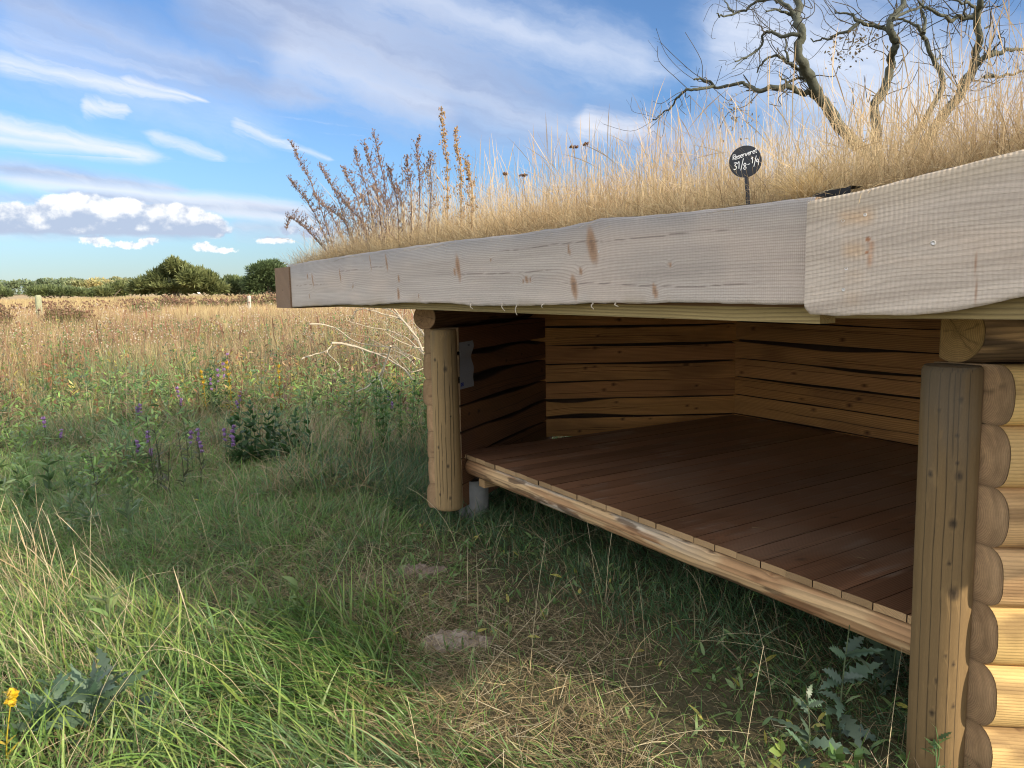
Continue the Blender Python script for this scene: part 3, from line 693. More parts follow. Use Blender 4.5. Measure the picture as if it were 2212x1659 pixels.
log_part('sill_log', s0, s1, -eN, UP, round_prof(.060, .066, 3., 31, 90, (-.07, .0585)), M_WOOD, SH, cf_sill, 220, capcol=(.4, .27, .14))
# bearers under the floor, one end showing at the left
for d_, zc_ in ((.12, .335),):
    boxwood('floor_bearer', e0+eT*d_+eN*(1.0-.06)+UP*(zc_-.02 if d_ < 1 else .30), (eN, eT, UP), (.95 if d_ > 1 else .9, .036, .052), (.40, .25, .12), SH, seed=int(d_*10))
# concrete pads
for i, (p, lb) in enumerate([(hz(atz(1024, 1114, 0)), 'grey concrete pad under the far front corner of the shelter'), (BL+hz((.1, -.15)), 'grey concrete pad under the back corner of the shelter')]):
    mb = MB(); zz = np.linspace(-.1, .262, 8); P = np.array([hz(p, z_) for z_ in zz]); V, Q, T = tube(P, np.where(zz > .24, .098, .102), 20)
    mb.add(V, Q, T, col=np.array([.22, .215, .2])*(.8+.4*fbm(V[:, 0]*20, V[:, 1]*20, V[:, 2]*20, 2))[:, None])
    o = recentre(mb.build('concrete_pad', M_CONC, None, True), hz(p)); tag(o, lb, 'foundation pad', 'concrete pads under the shelter')
# ------------------------------------------------------------------ roof
FLp = hz(aty(607, 620, 5.8)); FRp = hz(aty(1738, 560, 2.05))
fT = (FRp-FLp)/np.linalg.norm(FRp-FLp); fN = np.array([fT[1], -fT[0], 0])          # outward
FLEN = np.linalg.norm(FRp-FLp)
top_px = [(620, 573), (675, 563), (759, 550), (818, 542), (886, 531.5), (970, 520.5), (1050, 512), (1139, 502.5), (1223, 489), (1260, 481), (1299, 471), (1371, 468), (1426, 462), (1480, 457), (1600, 444), (1745, 427)]
bot_px = [(625, 664), (734, 658), (800, 659), (877, 654), (928, 654), (970, 655.5), (1033, 660), (1139, 660), (1202, 658), (1307, 654), (1480, 655.5), (1600, 656), (1745, 657)]
def sz(pxs, P0, T, N):
    q = np.array([atplane(x, y, P0, N) for x, y in pxs]); return (q-P0)@T, q[:, 2]
def fascia(name, P0, T, N, s0, s1, tops, bots, TK, mt, colf, nu, nv, lab):
    s = np.linspace(s0, s1, nu); zt = np.interp(s, *tops); zb = np.interp(s, *bots)
    zt = zt+(fbm(s*9, 0, 1, 3, 3)-.5)*.006; zb = zb+(fbm(s*12, 0, 5, 4, 4)-.5)*.009
    v = np.linspace(0, 1, nv)
    Z = zb[:, None]+(zt-zb)[:, None]*v[None]
    X = np.broadcast_to(s[:, None], Z.shape)
    edge = np.minimum((Z-zb[:, None]), (zt[:, None]-Z)); rnd = .005*np.exp(-edge/.003)
    endr = .004*np.exp(-np.minimum(X-s0, s1-X)/.005)
    D = (fbm(X*1.3, Z*3, 0, 8)-.5)*.012-rnd-endr
    P = P0*[1, 1, 0]+T*X[..., None]+N*D[..., None]+UP*Z[..., None]
    col, gp, sm_ = colf(X.ravel(), Z.ravel(), ((Z-zb[:, None])/(zt-zb)[:, None]).ravel(), edge.ravel())
    mb = MB(); mb.add(P.reshape(-1, 3), grid_q(nu, nv)[:, ::-1] if False else grid_q(nu, nv), col=col, gp=gp, us=X.ravel(), ws=Z.ravel(), sm=sm_)
    for row, cc in ((P[:, -1], (.36, .34, .33)), (P[:, 0], (.30, .25, .19))):        # top and bottom edges
        k = np.linspace(0, 1, 6); VV = row[:, None]-N*(k*TK)[None, :, None]; 
        VV = VV+UP*((fbm(s[:, None]*25, k[None]*3, 2, 6)-.5)*.005)[..., None]
        n_ = fbm(VV[..., 0].ravel()*20, VV[..., 1].ravel()*20, 0, 2)
        mb.add(VV.reshape(-1, 3), grid_q(nu, 6), col=np.asarray(cc)*(.7+.6*n_)[:, None], gp=np.broadcast_to(k/.12, (nu, 6)).ravel(), us=np.repeat(s, 6), ws=np.tile(k*TK, nu), sm=0.)
    for row, sg in ((P[0], -1), (P[-1], 1)):                                      # ends
        k = np.linspace(0, 1, 8); VV = row[:, None]-N*(k*TK)[None, :, None]
        rad = np.hypot((row[:, 2]-row[:, 2].mean())[:, None]*.7, k[None]*TK+.05).ravel()
        mb.add(VV.reshape(-1, 3), grid_q(nv, 8), col=np.array([.23, .16, .105])*(.8+.4*fbm(rad*90, 0, 0, 2))[:, None], gp=rad/.0055, us=rad, ws=rad*0, sm=0.)
    bk = P-N*TK; mb.add(bk[::8][:, ::6].reshape(-1, 3), grid_q(len(bk[::8]), len(bk[0, ::6])), col=(.25, .17, .1), gp=0., us=0., ws=0., sm=0.)
    o = mb.build(name, mt, SH, True); o['label'] = lab; return o
kpx = [(664, 597, .011, .02), (675, 606, .012, .05), (668, 640, .008, .02), (735, 595, .01, .05), (800, 566, .006, .06), (835, 567, .011, .055), (861, 602, .012, .022), (861, 634, .016, .035), (763, 617, .007, .012), (989, 577, .021, .065), (982, 588, .012, .02), (1137, 604, .011, .018), (1145, 604, .007, .012), (1279, 530, .030, .07), (1229, 539, .008, .025), (1254, 585, .010, .016), (1240, 620, .022, .05), (1130, 608, .006, .01), (1414, 628, .012, .03), (1447, 572, .006, .01), (762, 620, .006, .01), (1060, 562, .006, .01), (860, 640, .008, .02), (905, 640, .006, .015)]
KS = []
for x, y, a_, b_ in kpx:
    q = atplane(x, y, FLp, fN); KS.append(((q-FLp)@fT, q[2], a_, b_))
def fcol(X, Z, v, edge):
    n = fbm(X*1.2, Z*26, 0, 60); n2 = fbm(X*2.5, Z*5, 0, 61); n3 = fbm(X*.8, Z*3, 0, 62)
    c = lerp(np.array([.345, .295, .255]), np.array([.50, .435, .38]), n)
    c = lerp(c, np.array([.56, .45, .37]), ss(.45, .75, n2)*.45)
    c = lerp(c, np.array([.34, .335, .345]), ss(.62, 1.0, v+(n3-.5)*.5)*.5)
    bt = np.exp(-edge/.02)*(v < .5); c = lerp(c, np.array([.36, .28, .19]), bt*ss(.4, .6, fbm(X*4, 0, 3, 63))*.8)
    bt2 = np.exp(-edge/.03)*(v > .5)*ss(.4, .65, fbm(X*3, 0, 9, 63)); c = lerp(c, np.array([.26, .25, .25]), bt2*.7)
    gp = (Z-1.56)/.0105*(1+.25*np.abs(v-.45)*2)+(fbm(X*.55, Z*2.5, 0, 64, 3)-.5)*9
    cath = np.abs(v-.42+(fbm(X*.7, 0, 0, 66)-.5)*.5); gp = np.where(X < 2.9, cath*13+(fbm(X*1.1, Z*5, 0, 67, 3)-.5)*4, 0)*0.+gp+(fbm(X*.9, Z*7, 0, 64, 3)-.5)*5*ss(2.6, 1.2, X)
    for ku, kz, a_, b_ in KS:
        d = np.hypot((X-ku+(Z-kz)*.25)/a_, (Z-kz)/b_); w_ = fbm(X*40, Z*25, 0, 65)
        d = d*(.75+.5*w_)
        c = lerp(c, np.array([.33, .185, .095]), ss(1.15, .6, d)*.8); c = lerp(c, np.array([.15, .08, .05]), ss(.5, .2, d)*.5)
        gp = gp+1.2*np.exp(-(((X-ku)/(a_*2.6))**2+((Z-kz)/(b_*1.4))**2))
    lr = ss(.045, .0, X); c = lerp(c, np.array([.3, .22, .16]), lr*.6)
    ub = np.exp(-((X-.06)/.02)**2); c = lerp(c, np.array([.25, .15, .09]), ub*.0)
    for cz, x0, x1 in ((1.60, 2.6, 3.5), (1.66, 1.1, 1.9), (1.545, 3.4, 4.4), (1.70, 3.0, 4.3), (1.58, .3, 1.0)):
        cc_ = cz+(fbm(X*2.5, cz*9, 0, 68)-.5)*.03; c = lerp(c, np.array([.16, .12, .10]), ss(.0022, .0007, np.abs(Z-cc_))*ss(x0, x0+.1, X)*ss(x1, x1-.1, X)*.75)
    c = c*(.88+.24*fbm(X*.9, Z*2.2, 0, 69))[:, None]
    return c, gp, ss(1.7, 2.9, X)*np.clip(.5+1.6*(fbm(X*2.2, Z*5, 0, 75, 3)-.25), .15, 1.4)
tp = sz(top_px, FLp, fT, fN); bp = sz(bot_px, FLp, fT, fN)
s_end = tp[0][-1]
fasL = fascia('fascia_board', FLp, fT, fN, tp[0][0], s_end+.02, tp, bp, .06, M_FASC, fcol, 520, 70, 'long grey weathered wavy-edged board along the front eave')
# near board, turned towards the sun side
f2T = np.array([math.cos(math.radians(-33)), math.sin(math.radians(-33)), 0]); f2N = np.array([f2T[1], -f2T[0], 0])
F2 = hz(aty(1738, 560, 2.012))
top2 = [(1742, 436), (1760, 431), (1812, 420), (1911, 400), (2023, 370), (2142, 339), (2212, 321)]
bot2 = [(1736, 664), (1749, 679), (1812, 681), (1927, 680), (2023, 676), (2080, 668), (2126, 659), (2212, 641)]
t2 = sz(top2, F2, f2T, f2N); b2 = sz(bot2, F2, f2T, f2N)
ext = lambda q, dz: (np.append(q[0], 2.55), np.append(q[1], q[1][-1]+dz))
t2 = ext(t2, .06); b2 = ext(b2, .03)
kn2 = []
for x, y, a_, b_ in [(1875, 517, .006, .006), (1872, 545, .004, .004)]:
    q = atplane(x, y, F2, f2N); kn2.append(((q-F2)@f2T, q[2], a_, b_))
def fcol2(X, Z, v, edge):
    n = .5+1.5*(fbm(X*1.2, Z*30-X*6, 0, 70)-.5); n2 = fbm(X*3, Z*9, 0, 71)
    c = lerp(np.array([.40, .33, .265]), np.array([.57, .485, .40]), n)
    c = lerp(c, np.array([.54, .42, .32]), ss(.5, .75, n2)*.5)
    c = lerp(c, np.array([.44, .36, .25]), ss(.72, .95, v+(n2-.5)*.3)*.5)
    gp = (Z-X*.16-1.5)/.0125+(fbm(X*1.2, Z*4, 0, 72, 3)-.5)*9+(fbm(X*6, Z*40, 0, 73, 2)-.5)*1.2
    for ku, kz, a_, b_ in kn2:
        d = np.hypot((X-ku)/a_, (Z-kz)/b_); c = lerp(c, np.array([.3, .12, .05]), ss(1.2, .7, d)*.9)
        st = np.exp(-((X-ku-.008)/.006)**2)*ss(.0, -.01, Z-kz)*ss(-.05, -.02, Z-kz); c = lerp(c, np.array([.45, .22, .1]), st*.6)
    for x0, x1, y0 in ((1808, 1890, 470), (1818, 1870, 540), (1818, 1870, 605), (1818, 1862, 640)):
        a0 = ((atplane(x0, y0, F2, f2N)-F2)@f2T); a1 = ((atplane(x1, y0, F2, f2N)-F2)@f2T); zz = atplane(x0, y0, F2, f2N)[2]
        k = ss(a0-.01, a0+.02, X)*ss(a1+.01, a1-.02, X)*np.exp(-((Z-zz)/.02)**2)*ss(.4, .7, n2+.15); c = lerp(c, np.array([.55, .36, .2]), k*.7)
    q = (atplane(2107, 560, F2, f2N)-F2)@f2T
    cr = np.exp(-((X-q-(1.6-Z)*.06)/.0016)**2)*ss(1.62, 1.60, Z); c = lerp(c, np.array([.3, .16, .09]), cr*.8)
    c = c*(.87+.26*fbm(X*2.2, Z*4, 0, 76))[:, None]
    return c, gp, np.clip(.8+2.4*(fbm(X*4, Z*5, 0, 74, 3)-.5), .1, 1.5)*ss(.0, .02, X)
fasR = fascia('fascia_board', F2, f2T, f2N, min(b2[0].min(), 0.)+.002, 2.55, t2, b2, .032, M_FAS2, fcol2, 640, 90, 'near roof-edge board, warm pale rough-sawn timber with screws')
# screws in the near board, one in the far board
def screw_at(x, y, P, N, par, r=.0055, lab=None):
    q = atplane(x, y, P, N); mb = MB(); disc(mb, q-N*.002, N, r, .004, (.62, .60, .57), 14)
    o = mb.build('screw', M_STEEL, par); mb2 = MB(); disc(mb2, q+N*.0012, N, r*.33, .0012, (.02, .02, .02), 6); mb2_o = None
    return o
for x, y in [(1821, 477), (1869, 464), (1828, 580), (1822, 626), (2016, 525)]: screw_at(x, y, F2, f2N, fasR, .0062 if x > 2000 else .005)
screw_at(1294, 543, FLp, fN, fasL, .005)
# dark screw holes beside the screws: short splintered holes
for x, y in [(1827, 475), (1876, 463), (1834, 578), (1829, 624)]:
    q = atplane(x, y, F2, f2N); mb = MB(); disc(mb, q-f2N*.004, f2N, .0042, .0046, (.06, .035, .02), 8); mb.build('screw_hole', M_MATTE, fasR)
# splinters under the far board
for x, y, x2, y2 in [(1118, 657, 1117, 681), (1018, 655, 1022, 668), (1086, 655, 1091, 672), (1281, 655, 1283, 668), (1176, 656, 1172, 665), (1330, 655, 1336, 662)]:
    p0 = atplane(x, y, FLp+fN*.004, fN); p1 = atplane(x2, y2, FLp+fN*.012, fN)
    mb = MB(); V, Q, T = tube(smooth_path([p0, (p0+p1)/2+fN*.01, p1], 3), np.linspace(.003, .0012, 7), 5); mb.add(V, Q, T, col=(.6, .52, .4)); mb.build('splinter', M_DRY, fasL)
# verge board at the left end: its end grain stands beside the front board
vT = -fN
q0 = atplane(593, 580, FLp+fN*.012, fN); q1 = atplane(623, 573, FLp+fN*.012, fN); wv = (q1-q0)@fT
zt_, zb_ = q0[2]+.002, atplane(610, 665, FLp, fN)[2]
mb = MB(); c_ = FLp+fT*((((q0+q1)/2)-FLp)@fT); c_ = hz(c_, (zt_+zb_)/2)
vb = boxwood('verge_board', c_+vT*(1.2-.012), (vT, fT, UP), (1.2, wv/2, (zt_-zb_)/2), (.24, .15, .09), SH, M_END, 5)
vb['label'] = 'brown end of the side roof board at the far corner'
# roof deck, joist board behind the front board, turf
RP = [FLp-fN*.06, FRp-fN*.062, hz(F2+f2T*2.5-f2N*.04), hz((4.3, 2.2)), hz((4.0, 4.6)), hz((2.6, 7.2)), hz((.2, 7.0))]
cenR = np.mean(RP, 0)
def prism(name, pts, z0, z1, col, mt, kind=None):
    mb = MB(); n = len(pts)
    lo = np.array([hz(p, z0(p) if callable(z0) else z0) for p in pts]); up = np.array([hz(p, z1(p) if callable(z1) else z1) for p in pts])
    cl = lo.mean(0); cu = up.mean(0)
    V = np.vstack([lo, up, cl, cu]); j = np.arange(n); k = (j+1) % n
    mb.add(V, np.stack([j, k, k+n, j+n], 1), np.vstack([np.stack([k, j, np.full(n, 2*n)], 1), np.stack([j+n, k+n, np.full(n, 2*n+1)], 1)]), col=col, gp=0., us=0., ws=0., sm=0.)
    return mb.build(name, mt, SH, False)
prism('roof_panel', RP, 1.475, 1.53, (.16, .09, .045), M_MATTE)
def fd(p): return max(0., float((FLp-np.asarray(p)*[1, 1, 0])@fN))
def f2d(p): return max(0., float((F2-np.asarray(p)*[1, 1, 0])@f2N))
def edge_z(p):
    s = (np.asarray(p)-FLp)@fT
    return np.interp(s, *tp) if s < s_end else np.interp((np.asarray(p)-F2)@f2T, *t2)
def turf_z(p):
    d = min(fd(p), f2d(p))
    return edge_z(p)-.03+.05*ss(0, .5, d)+.045*d
mb = MB(); nn = 70
gx = np.linspace(-2.2, 4.2, nn); gy = np.linspace(1.2, 7.6, nn)
# turf: a fan of rings from the roof's middle out to its edge
nr, na_ = 26, 220
ring = []
per = np.cumsum([0]+[np.linalg.norm(RP[(i+1) % len(RP)]-RP[i]) for i in range(len(RP))])
for a_ in np.linspace(0, per[-1], na_, endpoint=False):
    i = np.searchsorted(per, a_, 'right')-1; f_ = (a_-per[i])/(per[i+1]-per[i]); ring.append(RP[i]*(1-f_)+RP[(i+1) % len(RP)]*f_)
ring = np.array(ring); ff = np.linspace(1, .02, nr)**1.4
VV = cenR+(ring-cenR)[None]*ff[:, None, None]; VV = VV.reshape(-1, 3)
VV[:, 2] = [turf_z(p) for p in VV]; VV[:, 2] += (fbm(VV[:, 0]*9, VV[:, 1]*9, 0, 4)-.5)*.05
side = ring.copy(); side[:, 2] = 1.53; 
VV = np.vstack([side, VV])
mb.add(VV, grid_q(nr+1, na_, True), col=lerp(np.array([.12, .085, .05]), np.array([.3, .22, .12]), fbm(VV[:, 0]*14, VV[:, 1]*14, 0, 9)))
mb.build('roof_turf', M_SOIL, SH)
# lighter board just behind the front board's lower edge
boxwood('eave_joist', FLp+fT*(FLEN/2+.335)-fN*.11+UP*1.457, (fT, fN, UP), (FLEN/2-.335, .035, .026), (.36, .27, .12), SH, seed=8)
boxwood('eave_joist', F2+f2T*.62-f2N*.085+UP*1.475, (f2T, f2N, UP), (.55, .03, .026), (.36, .27, .12), SH, seed=9)
# membrane edge peeping out at the joint of the boards
pm = [atplane(x, y, FRp-fN*.05, fN) for x, y in [(1755, 424), (1790, 413), (1826, 409), (1838, 404)]]
mb = MB(); V = []
for p in pm: V += [p-UP*.016, p+UP*.004-fN*.0, p-fN*.05+UP*.004]
mb.add(np.array(V), grid_q(4, 3), col=(.012, .012, .013)); mb.build('roof_membrane', M_MATTE, SH)
# ------------------------------------------------------------------ ground
gxs = np.concatenate([-np.geomspace(1500, 6, 60), np.linspace(-5.8, 5.8, 110), np.geomspace(6, 1500, 60)])
gys = np.concatenate([-np.geomspace(1500, 6, 30), np.linspace(-5.5, 14, 170), np.geomspace(14.3, 2500, 90)])
def gz(x, y):
    d = np.hypot(x, y)
    return (fbm(x*.9, y*.9, 0, 11, 3)-.5)*.05*ss(60, 5, d)+(fbm(x*.05, y*.05, 0, 12, 3)-.5)*.5*ss(14, 60, d)+ss(-10, -700, x)*ss(300, 900, d)*1.5
GX, GY = np.meshgrid(gxs, gys, indexing='ij'); GZ = gz(GX, GY)
mb = MB()
P = np.stack([GX, GY, GZ], -1).reshape(-1, 3)
gc = lerp(np.array([.055, .05, .024]), np.array([.12, .10, .05]), fbm(P[:, 0]*3, P[:, 1]*3, 0, 13))
far = ss(10, 26, np.hypot(P[:, 0], P[:, 1])); gc = lerp(gc, lerp(np.array([.27, .19, .10]), np.array([.36, .27, .14]), fbm(P[:, 0]*.15, P[:, 1]*.15, 0, 14)), far)
mb.add(P, grid_q(len(gxs), len(gys)), col=gc)
ground = tag(mb.build('ground', M_SOIL), kind='structure')
SHP = [AL-ED*.0, AR, E6, RB, BR, BL]
def qdist(P): return (P-AL)@NO
def vis(P, m=560):
    d = P-EYEP; f_ = d@_F; x = 1106+FPX*(d@_R)/np.maximum(f_, .05); y = 829.5-FPX*(d@_U)/np.maximum(f_, .05)
    return (f_ > .3) & (x > -m) & (x < 2212+m) & (y < 1659+m)
SOILS = [(atz(985, 1388, 0), .17, .10), (atz(905, 1240, 0), .15, .09)]
def rpts(n, x0, x1, y0, y1, py=1.):
    y = y0+(y1-y0)*rng.random(n)**py
    x = x0+(x1-x0)*rng.random(n)
    return np.stack([x, y, 0*x], 1)
def keep_ground(P, deep=.9):
    ins = inside(P[:, 0], P[:, 1], SHP); q = qdist(P)
    k = ~(ins & (q < -deep))
    for c_, a_, b_ in SOILS:
        k &= ~((((P[:, 0]-c_[0])/a_)**2+((P[:, 1]-c_[1])/b_)**2 < (.7+.5*fbm(P[:, 0]*20, P[:, 1]*20, 0, 3))) & (rng.random(len(P)) < .75))
    return k
def onground(P): P[:, 2] = gz(P[:, 0], P[:, 1])-.004; return P
GREEN = np.array([.11, .225, .05]); GREEN2 = np.array([.235, .355, .085]); DKGREEN = np.array([.075, .135, .05]); BLUEG = np.array([.145, .225, .125]); STRAW = np.array([.44, .35, .19]); BROWN = np.array([.24, .165, .09]); PALE = np.array([.56, .48, .31]); YEL = np.array([.36, .34, .08])
def jit(c, n, a=.25): return np.asarray(c)*rng.uniform(1-a, 1+a, (n, 1))*rng.uniform(.93, 1.07, (n, 3))
# --- short and trampled grass in front of the shelter
mb = MB(); mt_ = MB()
P = rpts(205000, -5.6, 3.4, 1.5, 7.0); P = P[vis(P) & keep_ground(P)]
q = qdist(P); n1 = fbm(P[:, 0]*1.1, P[:, 1]*1.1, 0, 20, 3); n2 = fbm(P[:, 0]*3.5, P[:, 1]*3.5, 0, 21, 3)
dry = np.exp(-((q-.75)/.62)**2)*1.15*ss(.2, .5, n1+.2*n2)+.35*ss(.46, .66, n2)
sal = (P-AL)@ED; dry = dry*(.12+.88*ss(-.1, 1.1, sal+1.2*(n2-.5))); dry = np.where(q < .1, dry*.45, dry)
lush = np.exp(-(((P[:, 0]+.72)/.55)**2+((P[:, 1]-2.95)/.75)**2))
lush = np.maximum(lush, .8*np.exp(-(((P[:, 0]+.1)/.6)**2+((P[:, 1]-2.2)/.35)**2)))
dry = np.clip(dry*(1-.85*lush), 0, 1)
leftw = ss(-.9, -1.6, P[:, 0]+.25*(P[:, 1]-2.5)*-1)
k = rng.random(len(P)) < np.clip(1.-.62*dry, .2, 1); P = onground(P[k]); q, n1, n2, dry, lush, leftw = q[k], n1[k], n2[k], dry[k], lush[k], leftw[k]
N = len(P)
flow = 2.6+4.0*(fbm(P[:, 0]*1.4, P[:, 1]*1.4, 0, 22, 3)-.5)*2+rng.normal(0, 1.3, N)
flow = np.where(lush > .4, 3.75+(fbm(P[:, 0]*1.7, P[:, 1]*1.7, 0, 24, 2)-.5)*2.4+rng.normal(0, .3, N), flow)
L = rng.uniform(.05, .15, N)*(1+1.0*lush+.25*leftw)*(1-.55*dry)*(.65+.8*n2)
L *= 1-.38*ss(-.7, .1, P[:, 0])*(1-lush); L = np.where(q < .22, L*rng.uniform(1, 2.3, N), L)
tu = fbm(P[:, 0]*7, P[:, 1]*7, 0, 23, 2); L *= .45+1.1*tu
c = lerp(GREEN, GREEN2, np.clip(n1*1.3-.2, 0, 1)*rng.random(N)); c = lerp(c, BLUEG, ss(.5, .8, tu)*.6); c = c*rng.uniform(.65, 1.35, (N, 1))
c = np.where((q < .28)[:, None], lerp(np.array([.055, .125, .05]), np.array([.10, .19, .075]), rng.random(N)), c); dd = rng.random(N); c = np.where((dd < .09+.52*dry-.05*lush)[:, None], lerp(STRAW, BROWN, rng.random(N))*rng.uniform(.7, 1.1, (N, 1)), c)
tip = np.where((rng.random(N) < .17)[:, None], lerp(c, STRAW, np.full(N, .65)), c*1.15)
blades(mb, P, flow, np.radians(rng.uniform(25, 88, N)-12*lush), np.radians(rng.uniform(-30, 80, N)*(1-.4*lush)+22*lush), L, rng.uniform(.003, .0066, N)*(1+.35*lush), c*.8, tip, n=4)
# blades from other directions to break the combing
P2 = rpts(26000, -5.2, 3.4, 1.5, 7.0); P2 = P2[vis(P2) & keep_ground(P2, .5)]; k = rng.random(len(P2)) < ss(1.0, .2, np.abs(qdist(P2)-.7))*.3+.5; P2 = onground(P2[k]); N = len(P2)
c = lerp(GREEN, GREEN2, rng.random(N))*rng.uniform(.7, 1.3, (N, 1))
blades(mb, P2, rng.uniform(0, 6.28, N), np.radians(rng.uniform(15, 75, N)), np.radians(rng.uniform(-10, 80, N)), rng.uniform(.06, .19, N)*np.where(P2[:, 0] > -.3, .75, 1.1), rng.uniform(.003, .006, N), c*.8, c*1.15, n=4)
# --- dry thatch lying flat
P = rpts(240000, -5, 3.2, 1.5, 7.5); P = P[vis(P) & keep_ground(P, .7)]; q = qdist(P)
n1 = fbm(P[:, 0]*1.6, P[:, 1]*1.6, 0, 25, 3); sal = ss(-.1, 1.1, (P-AL)@ED+1.2*(n1-.5)); k = rng.random(len(P)) < np.clip(.13+.1*sal+.8*sal*np.exp(-((q-.85)/.6)**2)*ss(.28, .58, n1), 0, 1)*ss(.12, .5, q+.5*(n1-.5)); P = onground(P[k]); N = len(P); P[:, 2] += rng.uniform(0, .035, N)
c = lerp(STRAW, BROWN, rng.random(N)**.9)*rng.uniform(.55, 1.25, (N, 1)); c = np.where((rng.random(N) < .12)[:, None], PALE, c)
blades(mt_, P, rng.uniform(0, 6.28, N), np.radians(rng.uniform(62, 92, N)), np.radians(rng.uniform(-25, 35, N)), rng.uniform(.04, .2, N), rng.uniform(.0014, .0034, N), c, c*.9, n=3)
# longer pale straws bent over
P = rpts(1500, -5, 2.2, 1.8, 9); P = onground(P[vis(P) & keep_ground(P, .3)]); N = len(P)
blades(mt_, P, rng.uniform(0, 6.28, N), np.radians(rng.uniform(10, 70, N)), np.radians(rng.uniform(10, 90, N)), rng.uniform(.2, .6, N), rng.uniform(.0018, .003, N), STRAW, PALE, 'stem', n=7)
# tall dry stalks at the left edge of the lawn, all leaning the same way
for cx_, cy_, n_, sp_ in ((-2.3, 3.35, 80, .16), (-2.6, 3.85, 45, .28), (-1.85, 2.85, 16, .2), (-1.3, 2.75, 8, .2)):
    P = np.stack([rng.normal(cx_, sp_, n_), rng.normal(cy_, sp_*.7, n_), np.zeros(n_)], 1); P = onground(P)
    c = lerp(np.array([.40, .28, .15]), PALE, rng.random(n_))
    blades(mt_, P, rng.normal(2.7, .5, n_), np.radians(rng.uniform(5, 38, n_)), np.radians(rng.uniform(0, 50, n_)), rng.uniform(.28, .6, n_), rng.uniform(.0018, .0032, n_), c*.8, c, 'spike', n=9)
    L_ = onground(np.stack([rng.normal(cx_+.5, sp_*1.2, n_), rng.normal(cy_-.35, sp_, n_), np.zeros(n_)], 1)); c = lerp(STRAW, PALE, rng.random(n_))
    blades(mt_, L_, rng.normal(2.55, .18, n_), np.radians(rng.uniform(58, 80, n_)), np.radians(rng.uniform(0, 20, n_)), rng.uniform(.25, .5, n_), rng.uniform(.002, .004, n_), c*.9, c, 'stem', n=5)
# broad green blades in the near left corner
P = rpts(2600, -2.6, -.5, 1.7, 3.6); P = onground(P[vis(P)]); N = len(P); c = lerp(GREEN, GREEN2, rng.random(N))*rng.uniform(.8, 1.3, (N, 1))
blades(mb, P, rng.normal(2.9, 1.2, N), np.radians(rng.uniform(20, 75, N)), np.radians(rng.uniform(-10, 85, N)), rng.uniform(.14, .32, N), rng.uniform(.006, .012, N), c*.8, lerp(c, YEL, rng.random(N)*.6), n=6)
# --- longer green growth beyond
P = rpts(150000, -10.5, 1.6, 5.6, 13.5, 1.05); P = P[vis(P, 420) & keep_ground(P, 0)]; P = P[~inside(P[:, 0], P[:, 1], SHP)]; P = onground(P); N = len(P)
n1 = fbm(P[:, 0]*.5, P[:, 1]*.5, 0, 30, 3); n2 = fbm(P[:, 0]*1.8, P[:, 1]*1.8, 0, 31, 3); fr = ss(6.8, 9.8, P[:, 1]+1.5*(n1-.5)+.12*(P[:, 0]+3))
lump = ss(.42, .66, n2); L = rng.uniform(.12, .40, N)*(.35+1.5*lump)*(1-.25*fr); L = np.where(P[:, 1] < 7.5, L*ss(5.0, 7.6, P[:, 1]+n1)*.6+L*.4, L)*rng.uniform(.5, 1.2, N)
c = lerp(GREEN2, DKGREEN, np.clip(lump*1.3, 0, 1)*rng.random(N)**.4); c = lerp(c, BLUEG, (rng.random(N) < .35)*.8); c = c*1.15; c = lerp(c, np.array([.30, .31, .12]), fr*rng.random(N)**.5); c = c*rng.uniform(.6, 1.4, (N, 1))
dr = rng.random(N) < .20+.34*fr+.25*ss(.5, .65, n1); c = np.where(dr[:, None], lerp(STRAW, BROWN, rng.random(N)), c)
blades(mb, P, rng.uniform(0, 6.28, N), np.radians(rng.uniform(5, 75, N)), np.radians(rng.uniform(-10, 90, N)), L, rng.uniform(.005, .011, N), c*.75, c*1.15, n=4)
P = rpts(9000, -4.5, 2.6, 1.6, 6.); P = P[vis(P) & keep_ground(P, .2) & (fbm(P[:, 0]*1.8, P[:, 1]*1.8, 0, 37, 3) > .5)]; P = onground(P); P[:, 2] += .02; N = len(P); c = lerp(np.array([.10, .19, .05]), np.array([.22, .30, .11]), rng.random(N)); c = np.where((rng.random(N) < .08)[:, None], np.array([.42, .38, .08]), c)
blades(mb, P, rng.uniform(0, 6.28, N), np.radians(rng.uniform(30, 85, N)), np.radians(rng.uniform(0, 60, N)), rng.uniform(.025, .075, N), rng.uniform(.009, .02, N), c, c*1.15, 'leaf', n=4)
grass = tag(mb.build('grass', M_LEAF, None, False), kind='stuff')
tag(mt_.build('dead_grass', M_DRY, None, False), kind='stuff')
# --- leafy undergrowth
mb = MB()
P = rpts(4200, -10, 1.0, 5.8, 10.5); n1 = fbm(P[:, 0]*.6, P[:, 1]*.6, 0, 33, 3); P = P[vis(P, 420) & ~inside(P[:, 0], P[:, 1], SHP) & (rng.random(len(P)) < ss(.46, .62, n1))]; P = onground(P)
for p in [P[i:i+1] for i in range(0, len(P))]:
    h = rng.uniform(.2, .6); n_ = 9
    zz = rng.uniform(.1, 1, n_)*h; pp = np.repeat(p, n_, 0)+np.stack([rng.normal(0, .07, n_), rng.normal(0, .07, n_), zz], 1)
    c = jit(lerp(DKGREEN, GREEN2, [rng.random()])[0]*rng.uniform(.8, 1.2), n_)
    blades(mb, pp, rng.uniform(0, 6.28, n_), np.radians(rng.uniform(30, 80, n_)), np.radians(rng.uniform(0, 70, n_)), rng.uniform(.04, .11, n_), rng.uniform(.012, .03, n_), c, c*1.1, 'leaf', n=4)
